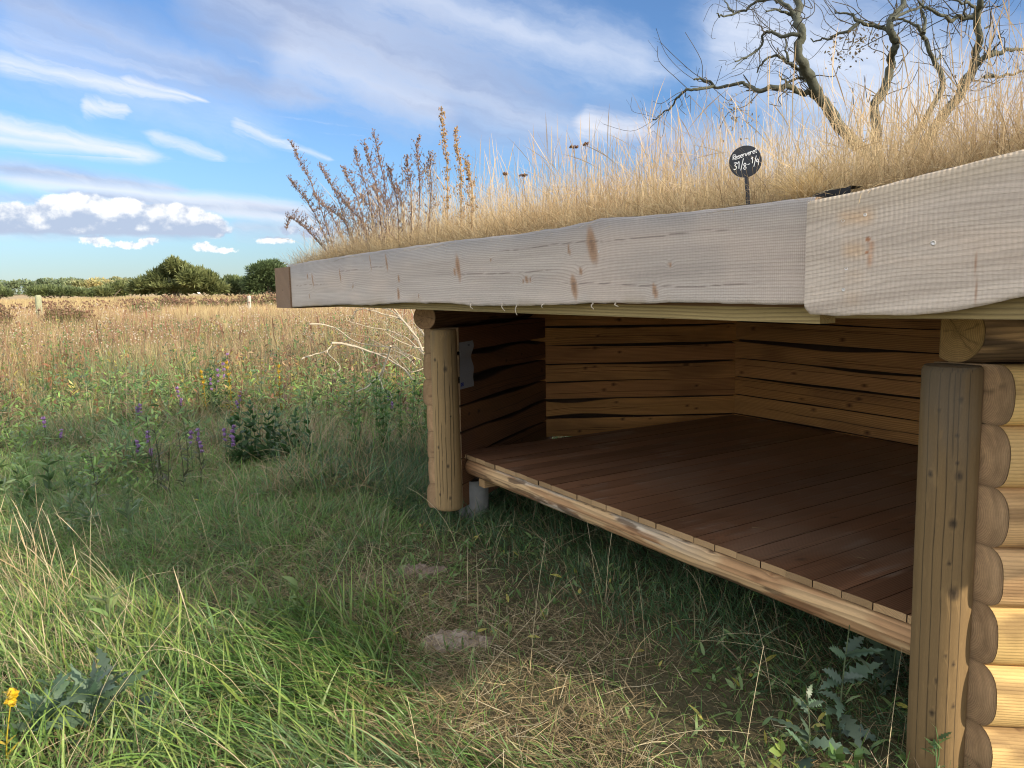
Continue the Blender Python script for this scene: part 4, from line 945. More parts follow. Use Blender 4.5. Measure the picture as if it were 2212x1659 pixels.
P = rpts(5200, -15, 1.0, 8.5, 24.); n1 = fbm(P[:, 0]*.4, P[:, 1]*.4, 0, 35, 3); P = P[vis(P, 420) & ~inside(P[:, 0], P[:, 1], SHP) & (rng.random(len(P)) < ss(.36, .6, n1))]; P = onground(P)
HC = [(.10, .18, .06), (.15, .22, .07), (.26, .13, .06), (.17, .10, .065), (.34, .30, .08), (.30, .20, .11), (.12, .17, .09)]
for i in range(len(P)):
    h = rng.uniform(.35, .85); n_ = 11; zz = rng.uniform(.15, 1, n_); le = rng.normal(0, .12, 2)
    pp = P[i]+np.stack([le[0]*zz+rng.normal(0, .02, n_), le[1]*zz+rng.normal(0, .02, n_), zz*h], 1)
    cc = np.array(HC[rng.integers(len(HC))]); c = jit(cc, n_, .35); k_ = 1+.035*P[i, 1]
    blades(mb, P[i:i+1], rng.uniform(0, 6.28), np.hypot(*le)/h, 0., h, .006*k_, cc*.7, cc*.7, 'stem', n=3)
    blades(mb, pp, rng.uniform(0, 6.28, n_), np.radians(rng.uniform(15, 85, n_)), np.radians(rng.uniform(0, 80, n_)), rng.uniform(.05, .13, n_)*(1.2-.6*zz), rng.uniform(.01, .022, n_)*k_, c, c*1.15, 'leaf', n=3)
tag(mb.build('undergrowth', M_LEAF, None, False), kind='stuff')
# --- brown meadow
mb = MB(); ms = MB()
def cpts(n, y0, y1, pw):
    y = (y0**pw+(y1**pw-y0**pw)*rng.random(n))**(1/pw); x = y*rng.uniform(-.84, .02, n)
    return np.stack([x, y, 0*x], 1)
P = cpts(135000, 9.0, 48, 1.0); n1 = fbm(P[:, 0]*.25, P[:, 1]*.25, 0, 40, 3); n2 = fbm(P[:, 0]*.9, P[:, 1]*.9, 0, 41, 3)
ed = P[:, 1]+4*(n1-.5)+.30*(P[:, 0]+5)*(P[:, 0] > -5)*-1; k = rng.random(len(P)) < ss(8.6, 13.0, ed); P = onground(P[k]); n1, n2 = n1[k], n2[k]; N = len(P)
pale = ss(30, 42, P[:, 1]+10*(n1-.5))
c = lerp(np.array([.28, .205, .11]), np.array([.45, .37, .19]), np.clip(n2*1.6-.3, 0, 1)); c = lerp(c, np.array([.27, .115, .06]), ((n1 > .52) & (rng.random(N) < .3))*.7); c = lerp(c, np.array([.49, .37, .19]), pale*.85)
gr = (ss(.47, .62, fbm(P[:, 0]*.5, P[:, 1]*.5, 0, 44, 3))*ss(28, 11, P[:, 1]) > rng.random(N)*.9); c = np.where(gr[:, None], lerp(BLUEG, np.array([.30, .30, .11]), rng.random(N)), c); c = np.where((rng.random(N) < .12)[:, None], np.array([.15, .10, .065]), c); c = c*rng.uniform(.65, 1.3, (N, 1))
W_ = (.004+.00026*P[:, 1])*rng.uniform(.7, 1.3, N)
blades(mb, P, rng.uniform(0, 6.28, N), np.radians(rng.uniform(0, 30, N)), np.radians(rng.uniform(0, 50, N)), rng.uniform(.35, .85, N)*(.55+.75*n2)*(1-.1*pale), W_, c*.8, c*1.1, n=3)
# seed heads and thistledown
P = cpts(9000, 12, 40, 1.0); n1 = fbm(P[:, 0]*.35, P[:, 1]*.35, 0, 46, 3); k = rng.random(len(P)) < ss(.35, .6, n1); P = onground(P[k]); N = len(P); h = rng.uniform(.5, .95, N)
c = lerp(np.array([.22, .12, .07]), np.array([.34, .2, .12]), rng.random(N)); out = blades(ms, P, rng.uniform(0, 6.28, N), np.radians(rng.uniform(0, 14, N)), np.radians(rng.uniform(0, 18, N)), h, .004+.00022*P[:, 1], c, c, 'stem', n=3)
tipp = out[:, -1].mean(1); kk = rng.random(N) < .30
hc = np.where((rng.random(N) < .42)[:, None], np.array([.50, .42, .33]), np.where((rng.random(N) < .5)[:, None], np.array([.30, .17, .11]), np.array([.40, .28, .2])))
for d_ in range(3):
    o_ = np.stack([rng.normal(0, .05, N), rng.normal(0, .05, N), rng.uniform(-.12, .03, N)], 1)
    octas(ms, (tipp+o_)[kk], (.007+.0006*P[:, 1]*rng.uniform(.5, 1.3, N))[kk], hc[kk])
P = cpts(260, 14, 30, 1.); P = P[fbm(P[:, 0]*.4, P[:, 1]*.4, 0, 47, 2) > .5]; P = onground(P); N = len(P); c = jit((.20, .10, .06), N)
blades(ms, P, rng.uniform(0, 6.28, N), np.radians(rng.uniform(0, 12, N)), np.radians(rng.uniform(0, 10, N)), rng.uniform(.6, 1.1, N), .02+.0006*P[:, 1], c, c, 'spike', n=6)
# pale straw field farther out, with brown dock patches
P = cpts(70000, 44, 150, 1.1); N = len(P); P = onground(P); n1 = fbm(P[:, 0]*.08, P[:, 1]*.12, 0, 48, 3)
c = lerp(np.array([.36, .27, .14]), np.array([.50, .385, .20]), n1); c = lerp(c, np.array([.30, .27, .11]), ss(.55, .7, n1)*.5)*rng.uniform(.7, 1.25, (N, 1))
blades(mb, P, rng.uniform(0, 6.28, N), np.radians(rng.uniform(0, 25, N)), np.radians(rng.uniform(0, 40, N)), rng.uniform(.45, .9, N), (.012+.00035*P[:, 1])*rng.uniform(.7, 1.4, N), c*.85, c*1.1, n=3)
tag(mb.build('dry_meadow', M_DRY, None, False), kind='stuff'); tag(ms.build('seed_heads', M_DRY, None, False), kind='stuff')
mb = MB()
def dockpatch(x0, x1, y0, dep, n, hh, col):
    X = rng.uniform(x0, x1, n); Yd = dep+rng.normal(0, dep*.03, n); p = np.array([aty(x, 640, d)[:2] for x, d in zip(X, Yd)]); P = onground(np.c_[p, np.zeros(n)])
    h = hh*(.6+.6*fbm(X*.05, 0, 0, 9)); c = jit(col, n, .45)
    out = blades(mb, P, rng.uniform(0, 6.28, n), np.radians(rng.uniform(0, 25, n)), np.radians(rng.uniform(0, 25, n)), h*rng.uniform(.6, 1.1, n), .01+.0008*Yd, c, c, 'leaf', n=3)
    kk = rng.random(n) < .8; octas(mb, (out[:, -1].mean(1)+np.stack([0*h, 0*h, -rng.uniform(0, .3, n)], 1))[kk], (.02+.0011*Yd*rng.uniform(.6, 1.3, n))[kk], jit((.20, .12, .075), n)[kk])
dockpatch(350, 410, 650, 60, 420, 1.35, (.16, .13, .06)); dockpatch(430, 640, 650, 62, 1300, 1.3, (.13, .13, .05)); dockpatch(100, 185, 690, 30, 500, 1.15, (.15, .13, .05)); dockpatch(-60, 14, 690, 26, 300, 1.2, (.14, .11, .05)); dockpatch(0, 330, 660, 52, 500, 1.1, (.24, .16, .08)); dockpatch(280, 345, 660, 40, 140, 1.15, (.13, .17, .06)); dockpatch(60, 700, 660, 85, 900, 1.0, (.27, .2, .1))
tag(mb.build('dock_patches', M_DRY, None, False), kind='stuff')
# ------------------------------------------------------------------ dry grass on the roof
mb = MB(); mt_ = MB()
def roofpts(n, dmax, pw=1.):
    a_ = rng.random(n); d = rng.random(n)**pw*dmax; s = a_*(FLEN+1.9)
    P = np.where((s < FLEN)[:, None], FLp+fT*s[:, None], F2+f2T*(s-FLEN)[:, None])
    P = P-np.where((s < FLEN)[:, None], fN, f2N)*(d+.065)[:, None]+np.where((s < FLEN)[:, None], fT, f2T)*rng.normal(0, .03, n)[:, None]
    P = P[inside(P[:, 0], P[:, 1], RP)]
    s = (P-FLp)@fT; z = np.where(s < s_end, np.interp(s, *tp), np.interp((P-F2)@f2T, *t2))
    d1 = np.clip((FLp-P)@fN, 0, 9); d2 = np.clip((F2-P)@f2N, 0, 9); d = np.minimum(np.where(P[:, 0]*0 == 0, (FLp*[1, 1, 0]-P*[1, 1, 0])@fN, 0), (F2*[1, 1, 0]-P*[1, 1, 0])@f2N).clip(0)
    P[:, 2] = z-.03+.05*ss(0, .5, d)+.045*d-.01
    return P, s, d
P, s, d = roofpts(44000, 2.3, 1.3); N = len(P)
n1 = fbm(P[:, 0]*1.5, P[:, 1]*1.5, 0, 80, 3); n2 = fbm(P[:, 0]*6, P[:, 1]*6, 0, 81, 2)
wl_ = ss(.15, 1.3, s)
L = rng.uniform(.08, .36, N)*(.35+.85*n2+.35*n1)*(1-.15*ss(FLEN-.8, FLEN+.4, s))*(.6+.4*wl_); L *= .55+.45*ss(.0, .3, d); L*=1+.25*ss(3.6, 5, s)
c = lerp(np.array([.50, .37, .20]), np.array([.74, .61, .39]), n2*rng.random(N)**.6); c = lerp(c, np.array([.40, .25, .12]), ss(.5, .75, n1)*.55); c *= rng.uniform(.75, 1.2, (N, 1))
az = rng.normal(math.atan2(fN[1], fN[0])+1.2, 1.5, N)
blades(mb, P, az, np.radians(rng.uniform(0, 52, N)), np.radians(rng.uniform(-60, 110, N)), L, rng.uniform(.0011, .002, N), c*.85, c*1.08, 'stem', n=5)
# tall flowering stems
P, s, d = roofpts(3900, 1.7); N = len(P); L = rng.uniform(.22, .56, N)*(1-.22*ss(FLEN-.8, FLEN+.4, s))*(.6+.4*ss(.2, 1.6, s)); L *= (1+.12*ss(3.6, 5, s)); c = lerp(np.array([.46, .33, .17]), np.array([.60, .48, .29]), rng.random(N))
blades(mb, P, rng.normal(math.atan2(fT[1], fT[0])+3.0, 1.6, N), np.radians(rng.uniform(0, 40, N)), np.radians(rng.uniform(-45, 70, N)), L, rng.uniform(.0014, .0023, N), c, lerp(c, np.array([.38, .25, .14]), np.full(N, .5)), 'spike', n=12)
# matted bottom
P, s, d = roofpts(34000, 1.3, 1.3); N = len(P); c = lerp(np.array([.32, .22, .11]), np.array([.56, .44, .25]), rng.random(N))*rng.uniform(.6, 1.15, (N, 1))
blades(mt_, P, rng.uniform(0, 6.28, N), np.radians(rng.uniform(20, 75, N)), np.radians(rng.uniform(0, 70, N)), rng.uniform(.06, .2, N), rng.uniform(.0012, .002, N), c*.8, c, 'stem', n=4)
# straws hanging over the board's edge, and a tuft beside the membrane
P, s, d = roofpts(900, .10); N = len(P); P[:, 2] += .02
blades(mt_, P, rng.normal(math.atan2(fN[1], fN[0]), .9, N), np.radians(rng.uniform(30, 75, N)), np.radians(rng.uniform(10, 60, N)), rng.uniform(.05, .16, N), .0016, STRAW, PALE, 'stem', n=6)
tf = atplane(1745, 418, FRp-fN*.12, fN); n_ = 260
blades(mt_, tf+rng.normal(0, .025, (n_, 3))*[1, 1, .3]-UP*.02, rng.uniform(0, 6.28, n_), np.radians(rng.uniform(5, 60, n_)), np.radians(rng.uniform(10, 80, n_)), rng.uniform(.06, .15, n_), .0018, np.array([.45, .31, .14]), np.array([.58, .43, .2]), 'stem', n=6)
tag(mb.build('roof_grass', M_DRY, None, False), kind='stuff'); tag(mt_.build('roof_thatch', M_DRY, None, False), kind='stuff')
# ------------------------------------------------------------------ seeding weeds on the roof
ORD = ['first', 'second', 'third', 'fourth', 'fifth', 'sixth', 'seventh', 'eighth', 'ninth', 'tenth', 'eleventh', 'twelfth', 'thirteenth', 'fourteenth', 'fifteenth', 'sixteenth', 'seventeenth', 'eighteenth', 'nineteenth', 'twentieth', 'twenty-first', 'twenty-second', 'twenty-third', 'twenty-fourth']
c4 = lambda x, y: ((1000+x/1.3012)/1.823, (400+y/1.3012)/1.823)
mw = sorted([(185, 200), (175, 385), (335, 315), (455, 335), (510, 240), (565, 210), (615, 155), (420, 450), (780, 285), (835, 185), (905, 260), (185, 620), (960, 28), (1030, 130), (690, 330), (1085, 290), (380, 540), (470, 520), (540, 470), (610, 430), (660, 480), (730, 420), (300, 470)])
for i, (x, y) in enumerate(mw):
    gold = x in (960, 1030, 1085)
    bx = 430+(x-185)*.62 if not gold else x+25
    by = 800-(bx-300)*.13
    X, Y = c4(x, y); BX, BY = c4(bx, by); off = rng.uniform(.12, .5)
    p1 = atplane(X, Y, FLp-fN*off, fN); p0 = atplane(BX, BY, FLp-fN*off, fN); p0[2] = turf_z(p0)-.02
    e = empty('dried_mugwort', p0, f'{"golden" if gold else "dark brown"} dried mugwort stalk on the roof corner, {ORD[i]} from the left', 'dry plant', 'dried seeding weeds on the far roof corner')
    mid = p0*.45+p1*.55+np.array([.02, .0, .05]); path = smooth_path([p0, p0*.75+p1*.25+[.012, 0, .03], mid, p0*.2+p1*.8+[.005, 0, .025], p1], 5)
    if y == 620: path = smooth_path([p0, p0*.6+p1*.4+[0, 0, .04], p0*.3+p1*.7+[0, 0, .06], p1+[0, 0, .03], p1-[.03, 0, .06]], 5)
    sc_ = (.30, .2, .1) if gold else (.115, .075, .06)
    mb = MB(); V, Q, T = tube(path, np.linspace(.0042, .0013, len(path)), 5); mb.add(V, Q, T, col=sc_); mh = MB()
    tot = np.linalg.norm(p1-p0); nb_ = int(tot*75)+10
    for j in range(nb_):
        f = .12+.86*(j/nb_); p = path[int(f*(len(path)-1))]; bl = rng.uniform(.02, .21)*(1.15-f)*(.45 if gold else 1.)+.01
        a_ = rng.uniform(0, 6.28); th_ = rng.uniform(.4, 1.)
        q2 = p+bl*np.array([math.cos(a_)*math.sin(th_), math.sin(a_)*math.sin(th_), math.cos(th_)]); V, Q, T = tube(np.array([p, (p+q2)/2-[0, 0, .004], q2]), [.0011, .0009, .0006], 4); mb.add(V, Q, T, col=sc_)
        m_ = rng.integers(5, 10); tt = rng.random(m_)[:, None]; hp = p+(q2-p)*tt+rng.normal(0, .005, (m_, 3))
        hcv = jit((.40, .26, .13), m_) if gold else lerp(np.array([.15, .085, .065]), np.array([.36, .26, .21]), rng.random(m_))
        octas(mh, hp, rng.uniform(.0024, .0052, m_), hcv, 1.3)
    mb.build('stem', M_BARK, e); mh.build('seed_heads', M_DRY, e, False)['kind'] = 'stuff'
for i, (x, y, w_) in enumerate([(1240, 319, .020), (1130, 380, .022), (1092, 377, .014), (1012, 388, .014), (1265, 313, .012)]):
    p1 = atplane(x, y, FLp-fN*.45, fN); p0 = p1*1.; p0[2] = turf_z(p0)
    e = empty('dried_yarrow', p0, f'brown dried yarrow with a flat flower head on the roof, {ORD[i] if i else "tallest"} {"of the five" if not i else ""}'.strip(), 'dry plant', 'dried yarrow among the roof grass')
    e['label'] = ['brown flat-topped dried yarrow, large head right of the roof middle', 'brown dried yarrow head low over the roof middle', 'small yarrow head just left of a larger low one', 'leftmost brown yarrow head, beside the golden mugwort', 'smallest yarrow head, right of the tallest yarrow'][i]
    mb = MB(); V, Q, T = tube(smooth_path([p0, (p0+p1)/2+[.01, 0, 0], p1], 4), .0015, 5); mb.add(V, Q, T, col=(.25, .17, .09)); mb.build('stem', M_BARK, e)
    mb = MB(); n_ = 70; a_ = rng.uniform(0, 6.28, n_); r2 = np.sqrt(rng.random(n_))*w_; octas(mb, p1+np.stack([np.cos(a_)*r2, np.sin(a_)*r2, rng.normal(0, .003, n_)+.004], 1), .0035, jit((.20, .11, .06), n_, .4)); mb.build('flower_head', M_DRY, e, False)
# ------------------------------------------------------------------ reserved sign stuck in the roof turf
sp_ = FLp-fN*.075
cS = atplane(1610, 349, sp_, fN); dist = (cS-EYEP)@_F; rS = 34*dist/FPX
bS = atplane(1616, 440, sp_, fN); ax_ = (cS-bS)/np.linalg.norm(cS-bS); nS = EYEP+np.array([-.12, 0, .1])-cS; nS -= ax_*(nS@ax_); nS /= np.linalg.norm(nS); hS = np.cross(ax_, nS)
sg = empty('reserved_sign', bS, 'small round black slate sign on a stake with white handwritten booking dates', 'sign')
mb = MB(); k_ = 48; th = np.arange(k_)/k_*2*np.pi; ringv = np.cos(th)[:, None]*hS+np.sin(th)[:, None]*ax_
fr_ = [(rS*.0, .0016), (rS*.5, .0016), (rS*.985, .0016), (rS, .0008), (rS, -.0008), (rS*.985, -.0016), (0, -.0016)]
V = np.concatenate([cS+ringv*a_+nS*b_ for a_, b_ in fr_]); mb.add(V, grid_q(len(fr_), k_, True), col=(.016, .019, .026)); disc_o = mb.build('disc', M_BLACK, sg, False)
stb = bS-ax_*.05; boxwood_ = MB(); boxm(boxwood_, (stb+cS-ax_*rS*.9)/2, (hS, nS, ax_), (rS*.125, .0013, np.linalg.norm(cS-ax_*rS*.9-stb)/2), col=(.016, .019, .026)); boxwood_.build('stake', M_BLACK, sg, False)
GL = {'R': [[(0, 0), (0, 1)], [(0, 1), (.45, .95), (.5, .7), (.05, .5), (.5, 0)]], 'e': [[(.05, .28), (.4, .36), (.35, .55), (.12, .5), (.05, .2), (.2, 0), (.42, .08)]], 's': [[(.4, .55), (.1, .5), (.1, .34), (.38, .22), (.3, .02), (.0, .03)]], 'r': [[(.05, .55), (.08, 0)], [(.08, .35), (.22, .55), (.4, .5)]],
      'v': [[(0, .55), (.18, 0), (.4, .58)]], 't': [[(.2, 1.), (.2, .05), (.36, .0)], [(0, .62), (.42, .68)]], '3': [[(.02, .95), (.4, .95), (.15, .58), (.42, .35), (.25, .02), (0, .1)]], '1': [[(.0, .7), (.22, 1.), (.22, 0)]], '/': [[(.3, 1.25), (0, -.2)]], '8': [[(.2, .52), (.03, .75), (.2, 1), (.38, .75), (.2, .52), (.02, .22), (.2, 0), (.4, .22), (.2, .52)]], '9': [[(.4, .75), (.2, 1), (.03, .72), (.2, .5), (.4, .75), (.32, 0)]], '-': [[(0, .42), (.4, .5)]]}
mb = MB()
def stroke(pts, w):
    pts = smooth_path(pts, 4) if len(pts) > 2 else np.asarray(pts, float)
    t_ = np.gradient(pts, axis=0); t_ /= np.linalg.norm(t_, axis=1)[:, None]+1e-9; n_ = np.stack([-t_[:, 1], t_[:, 0]], 1)
    q_ = np.stack([pts-n_*w/2, pts+n_*w/2], 1).reshape(-1, 2)
    mb.add(cS+hS*q_[:, :1]+ax_*q_[:, 1:]+nS*.0024, grid_q(len(pts), 2), col=(.78, .79, .80))
def write(txt, x, y, h, adv, slope, w, skew=.08):
    for ch in txt:
        if ch in GL:
            for st_ in GL[ch]: stroke([(x+(a_+skew*b_)*h, y+b_*h) for a_, b_ in st_], w)
        x += adv*h; y += slope*adv*h
write('Reserveret', -rS*.74, rS*.20, rS*.32, .47, .18, rS*.034)
write('31', -rS*.74, -rS*.42, rS*.44, .52, .12, rS*.042); write('/', -rS*.30, -rS*.42, rS*.5, .5, .1, rS*.042); write('8', -rS*.14, -rS*.50, rS*.40, .5, .1, rS*.042)
write('-', rS*.11, -rS*.38, rS*.38, .5, .1, rS*.04); write('1', rS*.34, -rS*.18, rS*.38, .5, .1, rS*.042); write('/', rS*.50, -rS*.32, rS*.46, .5, .1, rS*.04); write('9', rS*.64, -rS*.34, rS*.38, .5, .1, rS*.042)
mb.build('chalk_writing', M_PAPER, disc_o, False)
# ------------------------------------------------------------------ paper notice on the left inner wall
c6 = lambda x, y: ((1600+x/3.318)/1.823, (1200+y/3.318)/1.823)
pw = IL+inL*.007
tl, tr, br_, bl_ = [atplane(*c6(x, y), pw, inL) for x, y in [(688, 495), (852, 466), (872, 1062), (696, 1110)]]
nu_, nv_ = 10, 30; u_, v_ = np.meshgrid(np.linspace(0, 1, nu_), np.linspace(0, 1, nv_), indexing='ij')
def pat(u, v, h=0.):
    u = np.asarray(u, float)[..., None]; v = np.asarray(v, float)[..., None]
    p = (tl*(1-u)+tr*u)*(1-v)+(bl_*(1-u)+br_*u)*v
    cu = (.007*np.sin(v*9+1)*(u-.15)+.006*u*u*np.sin(v*14))
    return p+inL*(cu+h+.004)
mb = MB(); mb.add(pat(u_, v_).reshape(-1, 3), grid_q(nu_, nv_), col=(.24, .238, .245)); mb.add(pat(u_, v_, -.0006).reshape(-1, 3), grid_q(nu_, nv_)[:, ::-1], col=(.6, .6, .6))
nb2 = mb.build('notice_sheet', M_PAPER, None, True); nb2 = recentre(nb2, (bl_+br_)/2); tag(nb2, 'white printed paper notice with blue flag pinned to the inner log wall', 'notice'); WL[nb2.name] = np.array(nb2.location)
mb = MB()
r3 = np.random.default_rng(3)
for v0 in [.19, .225, .25, .30, .33, .35, .41, .435, .46, .52, .555, .60, .63, .66, .70, .73, .76]:
    w_ = r3.uniform(.45, .85); uu, vv = np.meshgrid(np.linspace(.06, .06+w_, 12), [v0, v0+.0065], indexing='ij'); mb.add(pat(uu, vv, .0008).reshape(-1, 3), grid_q(12, 2), col=(.22, .22, .24))
uu, vv = np.meshgrid([.58, .72], [.06, .10], indexing='ij'); mb.add(pat(uu, vv, .0008).reshape(-1, 3), grid_q(2, 2), col=(.1, .1, .12))
for v0 in (.885, .90): uu, vv = np.meshgrid(np.linspace(.32, .72, 6), [v0, v0+.006], indexing='ij'); mb.add(pat(uu, vv, .0008).reshape(-1, 3), grid_q(6, 2), col=(.25, .25, .27))
mb.build('printed_text', M_PAPER, nb2, False)
mb = MB(); uu, vv = np.meshgrid(np.linspace(.05, .25, 3), np.linspace(.86, .94, 3), indexing='ij'); mb.add(pat(uu, vv, .001).reshape(-1, 3), grid_q(3, 3), col=(.015, .035, .22))
for a_ in np.arange(12)/12*6.28: uu, vv = np.meshgrid([.15+.055*math.cos(a_)-.006, .15+.055*math.cos(a_)+.006], [.90+.022*math.sin(a_)-.002, .90+.022*math.sin(a_)+.002], indexing='ij'); mb.add(pat(uu, vv, .0016).reshape(-1, 3), grid_q(2, 2), col=(.7, .6, .05))
mb.build('flag_emblem', M_PAPER, nb2, False)
# ------------------------------------------------------------------ bare soil patches
for i, (c_, a_, b_) in enumerate(SOILS):
    mb = MB(); n_ = 60; u_, v_ = np.meshgrid(np.linspace(-1, 1, n_), np.linspace(-1, 1, n_), indexing='ij')
    X = c_[0]+u_*a_*1.15; Y_ = c_[1]+v_*b_*1.15; rr = np.hypot(u_, v_)+(fbm(u_*2.8+i, v_*2.8, 0, 90, 5)-.5)*1.3
    lump = fbm(u_*5+i*3, v_*5, 0, 91, 4)
    Z = gz(X, Y_)+.02*ss(1.0, .2, rr)*(.5+lump)+(np.abs(lump-.5))*.05-.016*ss(.6, 1.0, rr)-.003
    cc = lerp(np.array([.20, .15, .11]), np.array([.36, .30, .24]) if i == 0 else np.array([.27, .21, .165]), lump.ravel()*ss(1.05, .5, rr.ravel()))
    mb.add(np.stack([X, Y_, Z], -1).reshape(-1, 3), grid_q(n_, n_), col=cc)
    o = recentre(mb.build('bare_soil', M_SOIL), hz(c_)); tag(o, ['pale trampled patch of bare sandy soil nearest the camera in the grass', 'darker patch of bare soil in the grass towards the far post'][i], 'soil patch', 'bare soil patches in the grass')
# ------------------------------------------------------------------ single weeds
def leafy(name, base, h, nl, ll, lw, col, label, cat, group, lean=(0, 0), prof='leaf', n=5, stemc=None, droop=60, rosette=False, flower=None, stems=1, lean0=(25, 70), spread=.03):
    e = empty(name, base, label, cat, group); ml = MB()
    for k_ in range(stems):
        mf = MB(); ms_ = MB()
        p0 = base+np.array([rng.normal(0, spread), rng.normal(0, spread), 0])*(k_ > 0); hh = h*(1 if k_ == 0 else rng.uniform(.6, .95))
        tip = p0+np.array([lean[0]+rng.normal(0, .05)*h, lean[1]+rng.normal(0, .05)*h, hh]); path = smooth_path([p0-UP*.02, p0*.6+tip*.4+rng.normal(0, .012, 3), tip], 6)
        V, Q, T = tube(path, np.linspace(.0045, .0018, len(path))*(h/.5)**.5, 5); ms_.add(V, Q, T, col=stemc or np.asarray(col)*1.1); ms_.build('stem', M_LEAF, e)
        m_ = max(3, nl//stems); f = rng.uniform(.02 if rosette else .12, .35 if rosette else 1., m_); P = path[(f*(len(path)-1)).astype(int)]
        sz_ = (1.15-.6*f)*rng.uniform(.6, 1.2, m_); c = jit(col, m_, .3)
        blades(ml, P, rng.uniform(0, 6.28, m_), np.radians(rng.uniform(*lean0, m_)), np.radians(rng.uniform(0, droop, m_)), ll*sz_, lw*sz_, c*.85, c*1.1, prof, n)
        if flower:
            fc, fr0, cnt, rad = flower; t_ = fr0+(1-fr0)*rng.random(cnt); fp = path[(t_*(len(path)-1)).astype(int)]+rng.normal(0, rad*.5, (cnt, 3)); octas(mf, fp, rad*rng.uniform(.5, 1., cnt), jit(fc, cnt, .35)); mf.build('flower_spike', M_LEAF, e, False)
    ml.build('leaves', M_LEAF, e, False)
    return e
def gp_(x, y): p = atz(x, y, 0); p[2] = gz(p[0], p[1]); return p
PUR = (.33, .19, .40)
ls = [(487, 755, 9.3, 'purple loosestrife with the tallest flower spike, left of the branches'), (478, 790, 9.0, 'purple loosestrife just below the tallest purple spike'), (510, 868, 8.7, 'low purple loosestrife right of the yellow-flowered weed'), (378, 830, 8.8, 'purple loosestrife with a faded spike left of the tall one'), (303, 882, 8.0, 'single purple loosestrife spike in the short brown grass'), (118, 950, 7.2, 'purple loosestrife farthest to the left'), (480, 996, 6.6, 'purple loosestrife in front of the dark leafy weeds'), (395, 975, 6.5, 'drooping purple loosestrife clump in the middle of the green weeds'), (352, 985, 6.4, 'purple loosestrife at the left of the drooping clump'), (835, 850, 8.6, 'purple loosestrife beside the far post')]
for x, y, d_, lb in ls:
    tp_ = aty(x, y, d_); b_ = np.array([tp_[0]+rng.normal(0, .05), d_, gz(tp_[0], d_)]); h_ = max(.4, tp_[2]-b_[2])
    leafy('purple_loosestrife', b_, h_, 22, .09, .016, (.09, .14, .05), lb, 'wild flower', 'purple loosestrife in the meadow', flower=(PUR, .80, 110, .011), stems=3 if y > 960 else 2, spread=.07)
for x, y, d_, h_, nl, ll, lw, col, lb, nm in [(500, 832, 9.0, .75, 40, .09, .02, (.36, .25, .03), 'yellow-orange flowering weed beside the purple loosestrife', 'yellow_weed'), (470, 830, 9.4, .85, 60, .11, .03, (.06, .12, .045), 'tall dark green bushy weed behind the purple spikes', 'leafy_weed'), (135, 770, 12.5, .85, 60, .10, .025, (.13, .26, .05), 'bright green bushy weed standing in the brown meadow at the left', 'leafy_weed'), (420, 770, 11.5, .8, 50, .1, .025, (.10, .19, .05), 'green weed in the brown meadow left of the purple spikes', 'leafy_weed'),
        (545, 960, 6.9, .55, 60, .13, .05, (.045, .10, .03), 'dark broad-leaved weed in the middle of the green growth', 'leafy_weed'), (640, 975, 6.8, .5, 50, .12, .045, (.05, .11, .03), 'dark broad-leaved weed right of the middle one', 'leafy_weed'), (820, 900, 6.9, .75, 70, .10, .03, (.09, .17, .045), 'tall green weed leaning by the far post', 'leafy_weed'), (880, 850, 7.1, .8, 70, .09, .03, (.10, .19, .05), 'bright green weed directly behind the far post', 'leafy_weed'), (740, 1040, 5.9, .35, 30, .09, .02, (.11, .16, .08), 'grey-green weed left of the far post', 'leafy_weed'), (175, 1130, 4.9, .45, 36, .11, .028, (.14, .20, .09), 'pale grey-green weed at the left, nearer one', 'leafy_weed'), (330, 1010, 5.9, .6, 24, .10, .02, (.09, .10, .05), 'thin dark-stemmed weed left of the drooping purple clump', 'leafy_weed'), (60, 1060, 5.6, .55, 40, .12, .035, (.10, .17, .06), 'leafy weed at the left edge of the photo', 'leafy_weed')]:
    b_ = aty(x, y, d_); b_[2] = gz(b_[0], d_); leafy(nm, b_, h_, nl*5, ll*.9, lw, col, lb, 'weed', 'single leafy weeds', stems=9 if nm == 'leafy_weed' else 3, spread=.16, flower=((.55, .36, .03), .72, 90, .012) if nm == 'yellow_weed' else None)
for x, y, h_, nl, ll, lw, col, lb in [(560, 1380, .22, 18, .12, .032, (.15, .22, .07), 'pale green leafy weed in the grass left of the lush tussock'), (640, 1345, .2, 14, .11, .034, (.17, .23, .07), 'yellowish leafy weed behind the lush tussock'), (240, 1400, .3, 20, .13, .03, (.16, .22, .08), 'pale leafy weed at the foot of the dry stalks'), (240, 1560, .22, 30, .2, .075, (.085, .14, .085), 'blue-green lobed weed in the near left corner'), (120, 1590, .2, 26, .19, .065, (.085, .14, .08), 'dark lobed weed at the bottom left edge'), (1005, 1640, .07, 10, .045, .03, (.1, .18, .04), 'tiny clover-like weed at the bottom middle')]:
    leafy('leafy_weed', gp_(x, y), h_, nl, ll, lw, col, lb, 'weed', 'single leafy weeds', prof='lobed' if 'lobed' in lb else 'leaf', n=10 if 'lobed' in lb else 5, stems=2)
b_ = gp_(14, 1650); e = leafy('ragwort', b_, .27, 8, .07, .012, (.45, .36, .04), 'yellow-stemmed ragwort with yellow flower head at the left edge', 'wild flower', None, lean=(.03, 0), flower=((.62, .42, .02), .86, 60, .012))
